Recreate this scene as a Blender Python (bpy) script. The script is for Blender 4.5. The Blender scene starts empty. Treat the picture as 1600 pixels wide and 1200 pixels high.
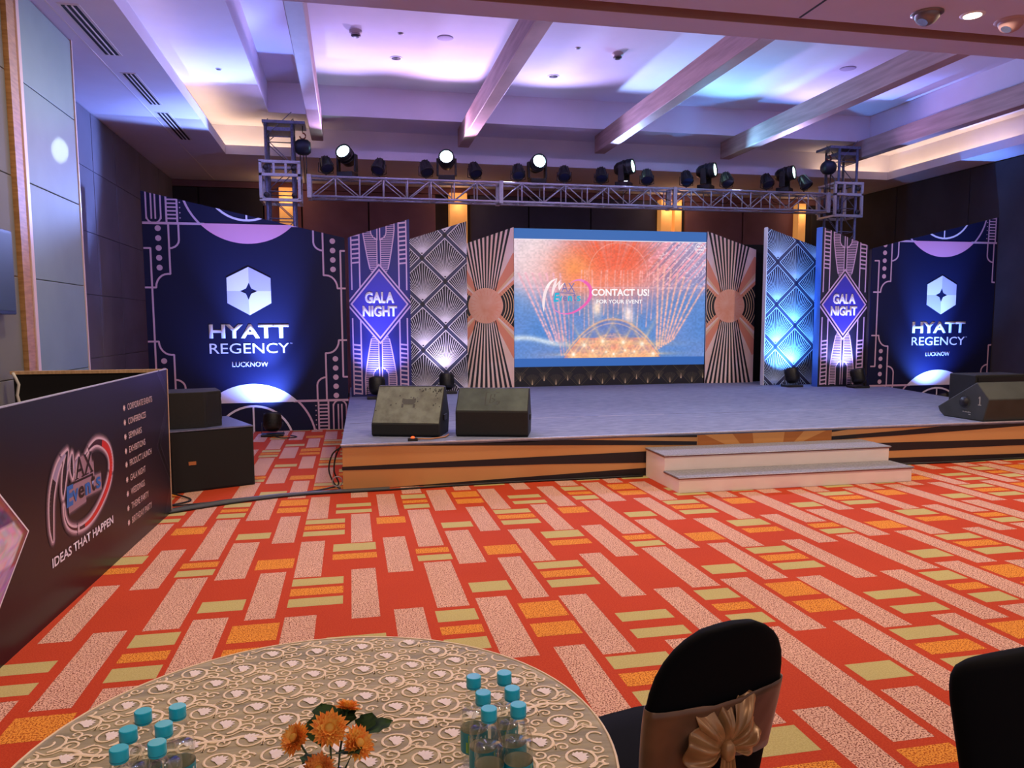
import bpy, bmesh, math, random
import numpy as np
from mathutils import Vector, Matrix
PI = math.pi
C = bpy.context.scene.collection
random.seed(7); rng = np.random.default_rng(7)

# ------------------------------------------------------------------ camera, world, lights, exposure
H = 1.65
cam = bpy.data.cameras.new('camera'); co = bpy.data.objects.new('camera', cam); C.objects.link(co)
pitch, yaw, roll = .0982244, .206951, -.00377832
fw = Vector((math.sin(yaw)*math.cos(pitch), math.cos(yaw)*math.cos(pitch), -math.sin(pitch)))
rt0 = Vector((math.cos(yaw), -math.sin(yaw), 0)); up0 = rt0.cross(fw)
rt = math.cos(roll)*rt0 + math.sin(roll)*up0; up = -math.sin(roll)*rt0 + math.cos(roll)*up0
M = Matrix((rt, up, -fw)).transposed().to_4x4(); M.translation = (0, 0, H)
co.matrix_world = M
cam.sensor_fit = 'HORIZONTAL'; cam.sensor_width = 36; cam.lens = 36*1198.434/1600
cam.shift_y = 23.4/1600; cam.clip_start = .05
bpy.context.scene.camera = co
sc = bpy.context.scene
sc.view_settings.view_transform = 'Standard'; sc.view_settings.look = 'None'
sc.view_settings.gamma = 1; sc.view_settings.use_curve_mapping = False
sc.view_settings.exposure = 0.0
sc.cycles.transparent_max_bounces = 48
w = bpy.data.worlds.new('world'); sc.world = w; w.use_nodes = True
w.node_tree.nodes['Background'].inputs[0].default_value = (.86, .80, 1.0, 1)
w.node_tree.nodes['Background'].inputs[1].default_value = .50

def light(name, typ, loc, energy, color, target=None, **k):
    l = bpy.data.lights.new(name, typ); l.energy = energy; l.color = color
    for a, b in k.items(): setattr(l, a, b)
    o = bpy.data.objects.new(name, l); C.objects.link(o); o.location = loc
    if target is not None:
        o.rotation_euler = (Vector(target)-Vector(loc)).to_track_quat('-Z', 'Y').to_euler()
    return o
WARM = (1, .78, .58)
# downlights of the hall ceiling (two rows over the guests, one by the stage edge)
for x in (-1.2, 2.4, 6.16, 9.6):
    for y, e in ((-2.5, 26), (3.9, 58), (6.88, 66)):
        light('hall_downlight', 'AREA', (x, y, 4.66), e, WARM, (x, y, 0), shape='DISK', size=.3)
# beams of the six moving heads, thrown up and out over the guests
HEADX = (.02, 1.80, 3.50, 5.22, 6.92, 8.63)
HEADC = ((.56, .44, 1), (.88, .54, 1), (.56, .46, 1), (.34, .50, 1), (.20, .60, 1), (.66, .46, 1))
for x, c in zip(HEADX, HEADC):
    light('moving_head_beam', 'SPOT', (x, 14.10, 4.62), 330, c, (x-.3, 8.0, 5.5), spot_size=math.radians(128), spot_blend=.6, shadow_soft_size=.07)
light('moving_head_wall_beam', 'SPOT', (.02, 14.0, 4.62), 900, (.8, 1, .85), (-2.86, 8.9, 3.44), spot_size=math.radians(2.6), spot_blend=.5, shadow_soft_size=.02)
light('corner_beam', 'SPOT', (-1.0, 13.8, 3.6), 640, (.24, .36, 1), (-3.2, 9.6, 4.6), spot_size=math.radians(84), spot_blend=.3, shadow_soft_size=.1)
light('moving_head_teal_beam', 'SPOT', (.3, 14.0, 4.6), 240, (.35, 1, .85), (-2.9, 8.6, 4.2), spot_size=math.radians(15), spot_blend=1, shadow_soft_size=.05)
for x, tx in ((1.4, 1.6), (5.68, 4.9), (9.6, 8.3)):
    light('stage_fill_spot', 'SPOT', (x, 6.93, 4.58), 330, (1, .80, .66), (tx, 13.6, 1.5), spot_size=math.radians(44), spot_blend=1, shadow_soft_size=.06)  # added fill brightening the backdrop panels, no lit fitting there
# stage wash from the par cans
for x in (.6, 2.9, 5.2, 7.5):
    light('par_wash', 'SPOT', (x, 14.15, 4.4), 210, (.62, .66, 1), (x, 10.6, .46), spot_size=math.radians(75), spot_blend=.8, shadow_soft_size=.1)
# left aisle wash
light('aisle_wash', 'SPOT', (-.4, 14.1, 4.3), 170, (.75, .45, 1), (-.9, 10.3, 0), spot_size=math.radians(42), spot_blend=.8, shadow_soft_size=.1)

# ------------------------------------------------------------------ helpers
def lin(c):
    return tuple((x/12.92 if x <= .04045 else ((x+.055)/1.055)**2.4) for x in (v/255 for v in c))
MATS = {}
def mat(name, rgb, rough=.6, metal=0, emit=None, es=0, noise=0, nscale=30, rgb2=None, bump=0, spec=.5, sheen=0, detail=3, ramp=None, coat=0, stretch=None):
    if name in MATS: return MATS[name]
    m = bpy.data.materials.new(name); m.use_nodes = True; N = m.node_tree.nodes; L = m.node_tree.links
    p = N['Principled BSDF']; c = lin(rgb)
    p.inputs['Base Color'].default_value = (*c, 1); p.inputs['Roughness'].default_value = rough
    p.inputs['Metallic'].default_value = metal; p.inputs['Specular IOR Level'].default_value = spec
    p.inputs['Coat Weight'].default_value = coat
    if sheen: p.inputs['Sheen Weight'].default_value = sheen
    if emit: p.inputs['Emission Color'].default_value = (*lin(emit), 1); p.inputs['Emission Strength'].default_value = es
    if noise or rgb2 or bump:
        tc = N.new('ShaderNodeTexCoord'); mp = N.new('ShaderNodeMapping'); nz = N.new('ShaderNodeTexNoise')
        nz.inputs['Scale'].default_value = nscale; nz.inputs['Detail'].default_value = detail
        if stretch: mp.inputs['Scale'].default_value = stretch
        L.new(tc.outputs['Object'], mp.inputs[0]); L.new(mp.outputs[0], nz.inputs['Vector'])
        cr = N.new('ShaderNodeValToRGB'); L.new(nz.outputs['Fac'], cr.inputs[0])
        r0, r1 = ramp or (.35, .65)
        cr.color_ramp.elements[0].position = r0; cr.color_ramp.elements[1].position = r1
        a = lin(rgb2) if rgb2 else tuple(v*(1-noise) for v in c)
        cr.color_ramp.elements[0].color = (*a, 1); cr.color_ramp.elements[1].color = (*c, 1)
        L.new(cr.outputs[0], p.inputs['Base Color'])
        if bump:
            b = N.new('ShaderNodeBump'); b.inputs['Strength'].default_value = bump; b.inputs['Distance'].default_value = .01
            L.new(nz.outputs['Fac'], b.inputs['Height']); L.new(b.outputs[0], p.inputs['Normal'])
    MATS[name] = m; return m

class MB:
    def __init__(s): s.v = []; s.f = []; s.m = []; s.sm = []
    def add(s, vs, fs, mi=0, smooth=False):
        n = len(s.v); s.v += [tuple(v) for v in vs]; s.f += [tuple(i+n for i in f) for f in fs]; s.m += [mi]*len(fs); s.sm += [smooth]*len(fs)
        return s
    def box(s, x0, x1, y0, y1, z0, z1, mi=0):
        return s.add([(x0,y0,z0),(x1,y0,z0),(x1,y1,z0),(x0,y1,z0),(x0,y0,z1),(x1,y0,z1),(x1,y1,z1),(x0,y1,z1)],
            [(0,3,2,1),(4,5,6,7),(0,1,5,4),(1,2,6,5),(2,3,7,6),(3,0,4,7)], mi)
    def prism(s, pts, axis, a, b, mi=0):   # pts polygon in the two other axes
        n = len(pts)
        def mk(p, q):
            return {'x': (q, p[0], p[1]), 'y': (p[0], q, p[1]), 'z': (p[0], p[1], q)}[axis]
        vs = [mk(p, a) for p in pts]+[mk(p, b) for p in pts]
        fs = [tuple(range(n)), tuple(range(2*n-1, n-1, -1))]+[(i, n+i, n+(i+1) % n, (i+1) % n) for i in range(n)]
        return s.add(vs, fs, mi)
    def tube(s, pts, r, n=8, mi=0, cap=True, smooth=True):
        pts = [Vector(p) for p in pts]; rs = r if isinstance(r, (list, tuple)) else [r]*len(pts)
        vs = []; fs = []
        for i, p in enumerate(pts):
            t = (pts[min(i+1, len(pts)-1)]-pts[max(i-1, 0)]).normalized()
            a = Vector((0, 0, 1)) if abs(t.z) < .9 else Vector((1, 0, 0))
            u = t.cross(a).normalized(); v = t.cross(u)
            for k in range(n):
                q = 2*PI*k/n; vs.append(p+(u*math.cos(q)+v*math.sin(q))*rs[i])
        for i in range(len(pts)-1):
            for k in range(n):
                fs.append((i*n+k, i*n+(k+1) % n, (i+1)*n+(k+1) % n, (i+1)*n+k))
        s.add(vs, fs, mi, smooth)
        if cap:
            b = len(s.v)-len(vs)
            s.f.append(tuple(b+k for k in range(n))[::-1]); s.m.append(mi); s.sm.append(False)
            e = b+(len(pts)-1)*n
            s.f.append(tuple(e+k for k in range(n))); s.m.append(mi); s.sm.append(False)
        return s
    def lathe(s, prof, n=24, mi=0, M=None, smooth=True):   # prof: (r,z)
        vs = []; fs = []
        for r, z in prof:
            for k in range(n):
                q = 2*PI*k/n; v = Vector((r*math.cos(q), r*math.sin(q), z)); vs.append(M @ v if M else v)
        for i in range(len(prof)-1):
            for k in range(n): fs.append((i*n+k, i*n+(k+1) % n, (i+1)*n+(k+1) % n, (i+1)*n+k))
        return s.add(vs, fs, mi, smooth)
    def loft(s, rings, mi=0, smooth=True, cap=True):
        n = len(rings[0]); vs = [p for r in rings for p in r]; fs = []
        for i in range(len(rings)-1):
            for k in range(n): fs.append((i*n+k, i*n+(k+1) % n, (i+1)*n+(k+1) % n, (i+1)*n+k))
        if cap: fs.append(tuple(range(n))[::-1]); fs.append(tuple((len(rings)-1)*n+k for k in range(n)))
        return s.add(vs, fs, mi, smooth)
    def grid(s, fn, nu, nv, mi=0, smooth=True):
        vs = [fn(i/nu, j/nv) for j in range(nv+1) for i in range(nu+1)]
        fs = [(j*(nu+1)+i, j*(nu+1)+i+1, (j+1)*(nu+1)+i+1, (j+1)*(nu+1)+i) for j in range(nv) for i in range(nu)]
        return s.add(vs, fs, mi, smooth)
    def build(s, name, mats, parent=None, bevel=0, thick=0, subd=0):
        me = bpy.data.meshes.new(name); me.from_pydata(s.v, [], s.f); me.update()
        me.polygons.foreach_set('material_index', s.m); me.polygons.foreach_set('use_smooth', s.sm)
        for m in (mats if isinstance(mats, (list, tuple)) else [mats]): me.materials.append(m)
        o = bpy.data.objects.new(name, me); C.objects.link(o)
        if parent is not None: o.parent = parent
        if bevel:
            b = o.modifiers.new('bevel', 'BEVEL'); b.width = bevel; b.segments = 2; b.limit_method = 'ANGLE'; b.angle_limit = .7
        if thick:
            b = o.modifiers.new('thick', 'SOLIDIFY'); b.thickness = thick
        if subd:
            b = o.modifiers.new('sub', 'SUBSURF'); b.levels = b.render_levels = subd
        return o

def tag(o, label=None, cat=None, group=None, kind=None):
    if label: o['label'] = label
    if cat: o['category'] = cat
    if group: o['group'] = group
    if kind: o['kind'] = kind
    return o
def thing(name, label, cat, loc=(0, 0, 0), rz=0, group=None):
    o = bpy.data.objects.new(name, None); C.objects.link(o); o.empty_display_size = .1
    o.location = loc; o.rotation_euler = (0, 0, rz); return tag(o, label, cat, group)
def struct(o): o['kind'] = 'structure'; return o
def dup(o, loc=None, rz=None, label=None, parent=None, keep=False):
    c = o.copy(); C.objects.link(c)
    if parent is not None: c.parent = parent
    if loc is not None: c.location = loc
    if rz is not None: c.rotation_euler = (0, 0, rz) if not isinstance(rz, (tuple, list)) else rz
    if label: c['label'] = label
    for ch in list(o.children): dup(ch, parent=c)
    return c

def clip(poly, planes):    # planes: (a,b,c) keep a*x+b*z<=c
    for a, b, c in planes:
        out = []
        for i in range(len(poly)):
            p, q = poly[i], poly[(i+1) % len(poly)]
            dp, dq = a*p[0]+b*p[1]-c, a*q[0]+b*q[1]-c
            if dp <= 0: out.append(p)
            if dp*dq < 0:
                t = dp/(dp-dq); out.append((p[0]+(q[0]-p[0])*t, p[1]+(q[1]-p[1])*t))
        poly = out
        if len(poly) < 3: return []
    return poly
class Art:                      # flat printed design in the local XZ plane, facing -y
    def __init__(s, planes=(), y0=0, sx=1, mirror=None): s.mb = MB(); s.pl = planes; s.y0 = y0; s.mir = mirror
    def poly(s, pts, mi, lay=1, extra=()):
        if s.mir is not None: pts = [(2*s.mir-p[0], p[1]) for p in pts]
        pts = clip(list(pts), list(s.pl)+list(extra))
        if len(pts) < 3: return
        ar = sum(pts[i][0]*pts[(i+1) % len(pts)][1]-pts[(i+1) % len(pts)][0]*pts[i][1] for i in range(len(pts)))
        if ar < 0: pts = pts[::-1]
        s.k = (getattr(s, 'k', 0)+1) % 50; yy = s.y0-.0012*lay-2e-5*s.k      # every printed piece a hair proud of the last
        s.mb.add([(p[0], yy, p[1]) for p in pts], [tuple(range(len(pts)))], mi)
    def line(s, pts, w, mi, lay=1, extra=(), w1=None):
        n = len(pts)-1
        for i in range(n):
            p, q = pts[i], pts[i+1]; dx, dz = q[0]-p[0], q[1]-p[1]; L = math.hypot(dx, dz) or 1
            wa = w if w1 is None else w+(w1-w)*i/n; wb = w if w1 is None else w+(w1-w)*(i+1)/n
            e = min(w, .012)*.4 if n > 1 else 0; ux, uz = dx/L, dz/L
            a = (p[0]-ux*e, p[1]-uz*e); b = (q[0]+ux*e, q[1]+uz*e); nx, nz = -uz, ux
            s.poly([(a[0]+nx*wa/2, a[1]+nz*wa/2), (a[0]-nx*wa/2, a[1]-nz*wa/2), (b[0]-nx*wb/2, b[1]-nz*wb/2), (b[0]+nx*wb/2, b[1]+nz*wb/2)], mi, lay, extra)
    def arc(s, c, r, a0, a1, w, mi, lay=1, n=16, extra=()):
        s.line([(c[0]+r*math.cos(math.radians(a0+(a1-a0)*i/n)), c[1]+r*math.sin(math.radians(a0+(a1-a0)*i/n))) for i in range(n+1)], w, mi, lay, extra)
    def disc(s, c, r, mi, lay=1, n=20, extra=()):
        s.poly([(c[0]+r*math.cos(2*PI*i/n), c[1]+r*math.sin(2*PI*i/n)) for i in range(n)], mi, lay, extra)
    def build(s, name, mats, parent): return s.mb.build(name, mats, parent)

def text(name, body, box, m, parent, y=-.01, bold=0, ext=0, keep=False, italic=0):
    cu = bpy.data.curves.new(name, 'FONT'); cu.body = body; cu.size = 1; cu.offset = bold; cu.extrude = 0; cu.resolution_u = 3
    t = bpy.data.objects.new(name, cu); C.objects.link(t)
    me = bpy.data.meshes.new_from_object(t); bpy.data.objects.remove(t); bpy.data.curves.remove(cu)
    n = len(me.vertices); a = np.empty(n*3); me.vertices.foreach_get('co', a); a = a.reshape(-1, 3)
    x0, x1, z0, z1 = box; mn = a.min(0); mx = a.max(0)
    b = np.empty_like(a); s = (a[:, 1]-mn[1])/(mx[1]-mn[1])
    b[:, 0] = x0+(a[:, 0]-mn[0])/(mx[0]-mn[0])*(x1-x0)+italic*s*(z1-z0); b[:, 2] = z0+s*(z1-z0); b[:, 1] = y
    me.vertices.foreach_set('co', b.ravel()); me.materials.clear(); me.materials.append(m); me.update()
    o = bpy.data.objects.new(name, me); C.objects.link(o); o.parent = parent
    if ext:
        so = o.modifiers.new('thick', 'SOLIDIFY'); so.thickness = ext; so.offset = 0
    return o

# ------------------------------------------------------------------ materials
plaster = mat('ceiling_plaster', (222, 219, 238), .85, noise=.03, nscale=3)  # lilac tint stands in for violet stage light on the ceiling
plaster2 = mat('bulkhead_plaster', (196, 184, 208), .85, noise=.03, nscale=3)  # same violet light tinted into the bulkhead colour
beam_m = mat('beam_wood_veneer', (180, 148, 146), .6, rgb2=(156, 126, 124), nscale=2, stretch=(1, .6, 8), detail=4)
black = mat('black_plastic', (22, 22, 23), .45)
blackm = mat('black_cabinet', (20, 20, 20), .7, noise=.4, nscale=60)
alu = mat('aluminium', (200, 202, 216), .4, .35, noise=.15, nscale=40)
alud = mat('aluminium_dull', (122, 128, 160), .45, .35, noise=.3, nscale=30)
steel = mat('steel_dark', (70, 70, 75), .45, .7)
wood = mat('pale_wood', (196, 160, 120), .6, rgb2=(170, 132, 95), nscale=20, stretch=(1, 1, 8))

# ------------------------------------------------------------------ carpet floor
def carpet(name, a, b, scale, thr):
    m = bpy.data.materials.new(name); m.use_nodes = True; N = m.node_tree.nodes; L = m.node_tree.links
    p = N['Principled BSDF']; p.inputs['Roughness'].default_value = .95; p.inputs['Specular IOR Level'].default_value = .1
    tc = N.new('ShaderNodeTexCoord'); nz = N.new('ShaderNodeTexNoise'); nz.inputs['Scale'].default_value = scale; nz.inputs['Detail'].default_value = 1.5
    cr = N.new('ShaderNodeValToRGB'); cr.color_ramp.elements[0].position = thr-.04; cr.color_ramp.elements[1].position = thr+.04
    cr.color_ramp.elements[0].color = (*lin(a), 1); cr.color_ramp.elements[1].color = (*lin(b), 1)
    n2 = N.new('ShaderNodeTexNoise'); n2.inputs['Scale'].default_value = 1.3; n2.inputs['Detail'].default_value = 3
    mx = N.new('ShaderNodeMixRGB'); mx.blend_type = 'MULTIPLY'; mx.inputs[0].default_value = .22
    bm = N.new('ShaderNodeBump'); bm.inputs['Strength'].default_value = .25; bm.inputs['Distance'].default_value = .004
    L.new(tc.outputs['Object'], nz.inputs['Vector']); L.new(tc.outputs['Object'], n2.inputs['Vector']); L.new(nz.outputs['Fac'], cr.inputs[0])
    L.new(cr.outputs[0], mx.inputs[1]); L.new(n2.outputs['Fac'], mx.inputs[2]); L.new(mx.outputs[0], p.inputs['Base Color'])
    L.new(nz.outputs['Fac'], bm.inputs['Height']); L.new(bm.outputs[0], p.inputs['Normal'])
    return m
c_red = carpet('carpet_red', (188, 64, 35), (199, 74, 40), 140, .5)
c_pink = carpet('carpet_pink_fleck', (124, 62, 44), (234, 184, 156), 135, .45)
c_green = carpet('carpet_green_bar', (188, 172, 108), (200, 184, 118), 140, .5)
c_or = carpet('carpet_orange_fleck', (172, 80, 24), (240, 158, 62), 135, .46)
fl = MB(); fl.add([(-5, -3, 0), (14, -3, 0), (14, 18.2, 0), (-5, 18.2, 0)], [(0, 1, 2, 3)])
PX, PY = 1.6, 3.08
rect = []
def R_(x0, x1, y0, y1, mi): rect.append((x0, x1, y0, y1, mi))
for k in (0, 1):
    d = -1.54*k
    R_(0, .175, 6.60+d, 7.45+d, 1)
    for j, (a, b) in enumerate(((6.06, 6.20), (6.25, 6.38), (6.43, 6.57))): R_(0, .32, a+d, b+d, 2 if j != 1 else 3)
    R_(.37, .53, 5.81+d, 6.70+d, 1)
    R_(.61, .78, 6.58+d, 7.44+d, 1)
    R_(1.10, 1.29, 6.66+d, 7.52+d, 1)
    R_(1.38, 1.545, 5.91+d, 6.74+d, 1)
R_(.24, .55, 5.60, 5.79, 2); R_(.24, .55, 5.40, 5.53, 3)
R_(.24, .55, 6.98, 7.11, 2); R_(.24, .55, 6.75, 6.87, 2)
R_(.58, .82, 6.32, 6.53, 3)
R_(.86, 1.05, 5.59, 6.74, 1); R_(.86, 1.05, 4.33, 5.20, 1)
R_(.83, 1.07, 5.42, 5.54, 3); R_(.83, 1.07, 5.24, 5.37, 2)
for j, (a, b) in enumerate(((6.80, 6.95), (7.01, 7.12), (7.19, 7.36))): R_(.84, 1.07, a, b, 2 if j != 1 else 3)
R_(1.10, 1.35, 6.07, 6.24, 2); R_(1.10, 1.35, 5.98-1.44, 6.16-1.44, 2)
R_(1.33, 1.58, 5.28, 5.50, 3); R_(1.33, 1.58, 4.06, 4.30, 3); R_(1.33, 1.58, 3.80, 3.98, 3)
for ix in range(-3, 9):
    for iy in range(-4, 5):
        for x0, x1, y0, y1, mi in rect:
            X0, X1, Y0, Y1 = x0-.4+ix*PX, x1-.4+ix*PX, y0+iy*PY, y1+iy*PY
            if X0 < -4.4 or X1 > 13 or Y0 < -2.9 or Y1 > 17.5: continue
            fl.add([(X0, Y0, .0005), (X1, Y0, .0005), (X1, Y1, .0005), (X0, Y1, .0005)], [(0, 1, 2, 3)], mi)
struct(fl.build('floor', [c_red, c_pink, c_green, c_or]))

# ------------------------------------------------------------------ room shell
ZS, ZR, ZC = 4.7, 5.29, 5.8
wine = mat('back_wall_fabric', (142, 102, 114), .9, noise=.15, nscale=2)
navyw = mat('back_wall_dark_fabric', (84, 84, 110), .9, noise=.15, nscale=2)
darkw = mat('side_wall_dark', (60, 56, 64), .9, noise=.2, nscale=2)
wl = MB(); wl.box(-4.6, 13.0, 17.7, 17.9, 0, 6.0); wb = struct(wl.build('wall_back', darkw))
for (x0, x1, m) in ((-1.75, -.98, wine), (-.95, .45, wine), (.48, 1.95, wine), (2.75, 4.1, navyw), (4.13, 5.6, navyw), (5.63, 7.25, navyw), (8.0, 9.5, wine), (9.53, 10.95, wine), (11.4, 12.9, darkw), (-4.2, -3.1, darkw), (-3.07, -1.78, darkw)):
    q = MB(); q.box(x0, x1, 17.62, 17.70, .1, 4.55); q.build('panel', m, wb, bevel=.01)
q = MB(); q.box(-4.2, 12.9, 17.60, 17.7, 4.56, 4.69); q.build('cornice', wine, wb)
lit = mat('wood_pilaster_added_glow', (236, 176, 110), .6, emit=(240, 160, 84), es=.5, rgb2=(214, 150, 84), nscale=3)  # emission put into the wood stands in for warm cove light
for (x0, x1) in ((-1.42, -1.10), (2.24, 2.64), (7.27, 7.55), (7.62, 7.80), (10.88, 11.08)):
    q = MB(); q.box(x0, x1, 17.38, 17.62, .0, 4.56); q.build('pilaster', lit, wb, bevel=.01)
    light('pilaster_fill', 'POINT', ((x0+x1)/2, 17.2, 4.3), 4.5, (1, .62, .35), shadow_soft_size=.1)  # added fill lights, warming the back wall beside the pilasters

wp = mat('grey_fabric_wall_panel', (122, 146, 148), .55, noise=.12, nscale=1.5)  # teal of the stage beams mixed into the grey panel colour
wpd = mat('olive_fabric_wall_panel', (108, 108, 92), .75, noise=.15, nscale=1.5)
wpr = mat('recess_wall_panel', (116, 112, 128), .8, noise=.15, nscale=1.5)
brass = mat('wood_edge_trim', (176, 132, 84), .5, rgb2=(150, 108, 64), nscale=8, stretch=(1, 1, 6))
pinktrim = mat('pale_metal_trim', (214, 190, 190), .4)
q = MB(); q.box(-3.2, -2.93, -3, 7.72, 0, 4.7); q.box(-3.62, -2.93, 7.72, 9.36, 0, 4.7); q.box(-4.0, -3.62, 7.72, 17.7, 0, 4.7)
wlft = struct(q.build('wall_left', wpd))
zs = (0, 1.18, 2.08, 2.96, 3.86, 4.69)
for a, b in zip(zs[:-1], zs[1:]):
    q = MB(); q.box(-2.93, -2.87, 7.99, 9.37, a+.003, b-.003); q.build('panel', wp, wlft, bevel=.006)
    for y0, y1 in ((-3, 1.9), (1.91, 4.85), (4.86, 7.66)):
        q = MB(); q.box(-2.93, -2.88, y0, y1, a+.003, b-.003); q.build('panel', wpd, wlft, bevel=.006)
    for y0, y1 in ((9.37, 11.3), (11.31, 12.38), (12.40, 13.5), (13.52, 15.0), (15.02, 16.4), (16.42, 17.6)):
        q = MB(); q.box(-3.62, -3.585, y0, y1, a+.003, b-.003); q.build('panel', wpr, wlft, bevel=.006)
q = MB(); q.box(-2.95, -2.845, 7.68, 7.86, 0, 4.7); struct(q.build('trim_1', brass))
q = MB(); q.box(-2.93, -2.835, 7.865, 7.93, 0, 4.7); struct(q.build('trim_2', pinktrim))
q = MB(); q.box(-2.93, -2.86, 9.37, 9.40, 0, 4.7); struct(q.build('trim_3', pinktrim))
q = MB(); q.box(12.2, 12.5, 2, 17.7, 0, 4.7); wr = struct(q.build('wall_right', darkw))
for y0, y1 in ((2, 6.5), (6.52, 11.0), (11.02, 13.4), (13.42, 15.5), (15.52, 17.6)):
    q = MB(); q.box(12.15, 12.2, y0, y1, .1, 4.68); q.build('panel', darkw, wr, bevel=.006)

q = MB()
q.box(-4.2, 12.8, -3, 17.9, ZC, ZC+.1)                        # slab seen between the beams
q.box(-4.2, -2.11, 7.88, 17.7, ZS, ZS+.08)                    # soffits
q.box(11.42, 12.8, 7.88, 17.7, ZS, ZS+.08)
q.box(-2.11, 11.42, 14.90, 17.7, ZS, ZS+.08)
q.box(-4.2, -2.38, 7.88, 17.7, ZS+.08, ZC)                    # cove upstands
q.box(11.72, 12.8, 7.88, 17.7, ZS+.08, ZC)
q.box(-2.38, 11.72, 15.24, 17.7, ZS+.08, ZC)
q.box(-2.16, -2.11, 7.88, 14.9, ZS+.08, ZS+.16)               # lips
q.box(11.42, 11.47, 7.88, 14.9, ZS+.08, ZS+.16)
q.box(-2.16, 11.47, 14.90, 14.95, ZS+.08, ZS+.16)
q.box(-2.38, -1.29, 7.88, 15.24, ZR, ZC)                      # dropped ring round the coffers
q.box(10.45, 11.72, 7.88, 15.24, ZR, ZC)
q.box(-1.29, 10.45, 14.22, 15.24, ZR, ZC)
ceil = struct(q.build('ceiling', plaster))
q = MB()
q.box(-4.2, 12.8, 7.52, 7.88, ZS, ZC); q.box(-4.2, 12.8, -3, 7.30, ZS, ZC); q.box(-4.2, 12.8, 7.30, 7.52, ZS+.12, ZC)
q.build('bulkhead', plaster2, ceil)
for x in (-.60, 2.07, 4.77, 7.45, 10.16):
    q = MB(); q.box(x, x+.21, 7.88, 14.72+.01*x, 4.955, ZR+.0); q.build('beam', beam_m, ceil, bevel=.012)
grp = mat('groove_paint', (150, 112, 96), .8)
q = MB(); q.box(-4.2, 12.8, 7.505, 7.52, ZS, ZS+.12); q.build('groove_strip', grp, ceil)
orcap = mat('orange_cap', (230, 130, 50), .5)
# warm strips lying in the coves
for nm, x0, x1, y0, y1 in (('a', -2.34, -2.18, 12.6, 14.9), ('b', 11.5, 11.66, 11.9, 14.9), ('c', -2.3, -.9, 14.98, 15.2), ('d', 9.9, 11.5, 14.98, 15.2), ('e', -2.34, -2.18, 7.9, 12.6), ('f', 11.5, 11.66, 7.9, 11.9)):
    cx, cy = (x0+x1)/2, (y0+y1)/2
    l = light('cove_strip', 'AREA', (cx, cy, ZS+.10), {'a': 7, 'b': 9, 'c': 5, 'd': 5, 'e': 3, 'f': 3}[nm], (1, .66, .34), (cx, cy, ZC), shape='RECTANGLE', size=1, size_y=1)
    l.rotation_euler = (PI, 0, 0); l.data.size = x1-x0; l.data.size_y = y1-y0

# slot air vents, downlights, detectors, ceiling speakers
dark = mat('vent_black', (12, 12, 20), .6)
white = mat('white_enamel', (225, 220, 225), .5)
def vent(x0, x1, y0, y1, label):
    t = thing('air_vent', label, 'vent', (x0, y0, ZS), 0, 'slot air vents in the left soffit')
    W, L = x1-x0, y1-y0
    q = MB(); q.box(0, W, 0, L, -.004, 0); q.build('frame', white, t)
    for k in range(3):
        a = W*(.14+.27*k); q = MB(); q.box(a, a+W*.17, .03, L-.03, -.007, -.004); q.build('slot', dark, t)
    for k in range(2):
        a = W*(.33+.27*k); q = MB(); q.box(a, a+W*.05, .03, L-.03, -.014, -.004); q.build('blade', white, t)
vent(-2.66, -2.46, 8.35, 9.80, 'long black slot vent in soffit nearest the camera, above lit wall panel')
vent(-2.66, -2.48, 10.42, 11.82, 'middle slot vent in the blue-lit left soffit')
vent(-2.68, -2.48, 12.2, 13.9, 'farthest slot vent in the shaded end of left soffit')
q = MB(); q.box(-2.75, -2.735, 7.88, 17.6, ZS-.006, ZS); q.build('soffit_strip', white, ceil)  # thin white strip along the left soffit
def round_thing(name, label, cat, x, y, z, r, m, group=None, h=.01, hole=None):
    t = thing(name, label, cat, (x, y, z), 0, group)
    q = MB(); q.lathe([(0, -h), (r*.8, -h), (r, -h*.4), (r, 0)], 24); q.build('rim' if hole else 'cover', m, t)
    if hole:
        q = MB(); q.lathe([(0, -h-.003), (r*.72, -h-.003), (r*.72, -h)], 24); q.build('opening', hole, t)
    return t
det = mat('detector_plastic', (190, 182, 190), .5)
def detector(x, y, label):
    t = thing('smoke_detector', label, 'detector', (x, y, ZC))
    q = MB(); q.lathe([(.09, 0), (.09, -.03), (.06, -.035), (.06, -.05)], 20); q.build('base', det, t)
    q = MB(); q.lathe([(.065, -.05), (.065, -.075), (.04, -.09), (0, -.092)], 20); q.build('chamber', steel, t)
    q = MB(); q.lathe([(.07, -.058), (.072, -.062), (.07, -.066)], 20); q.build('ring', det, t)
detector(.18, 11.58, 'smoke detector in the left bay beside the narrow beam')
detector(4.15, 11.72, 'smoke detector in the bay between second and third beams')
spk = mat('speaker_grille_lilac', (176, 166, 196), .8)
round_thing('ceiling_speaker', 'flat round ceiling speaker left of the second beam', 'speaker', 1.46, 11.6, ZC, .12, spk)
round_thing('ceiling_speaker', 'flat round ceiling speaker in the pale blue bay at right', 'speaker', 8.11, 11.66, ZC, .13, spk)
round_thing('sprinkler_head', 'tiny sprinkler head beside the flat round speaker', 'sprinkler', .81, 11.55, ZC, .045, det, hole=steel)
round_thing('sprinkler_head', 'tiny sprinkler head in the bay right of the second beam', 'sprinkler', 3.48, 11.62, ZC, .045, det, hole=steel)
round_thing('sprinkler_head', 'tiny sprinkler head on the pink ceiling at far left', 'sprinkler', -1.75, 12.0, ZR, .045, det, hole=steel)
round_thing('recessed_lamp', 'unlit black recessed lamp in the bay left of second beam', 'lamp', .81, 12.6, ZC, .10, white, hole=dark)
round_thing('recessed_lamp', 'unlit recessed lamp in the bay right of second beam', 'lamp', 3.46, 12.98, ZC, .10, white, hole=dark)
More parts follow.
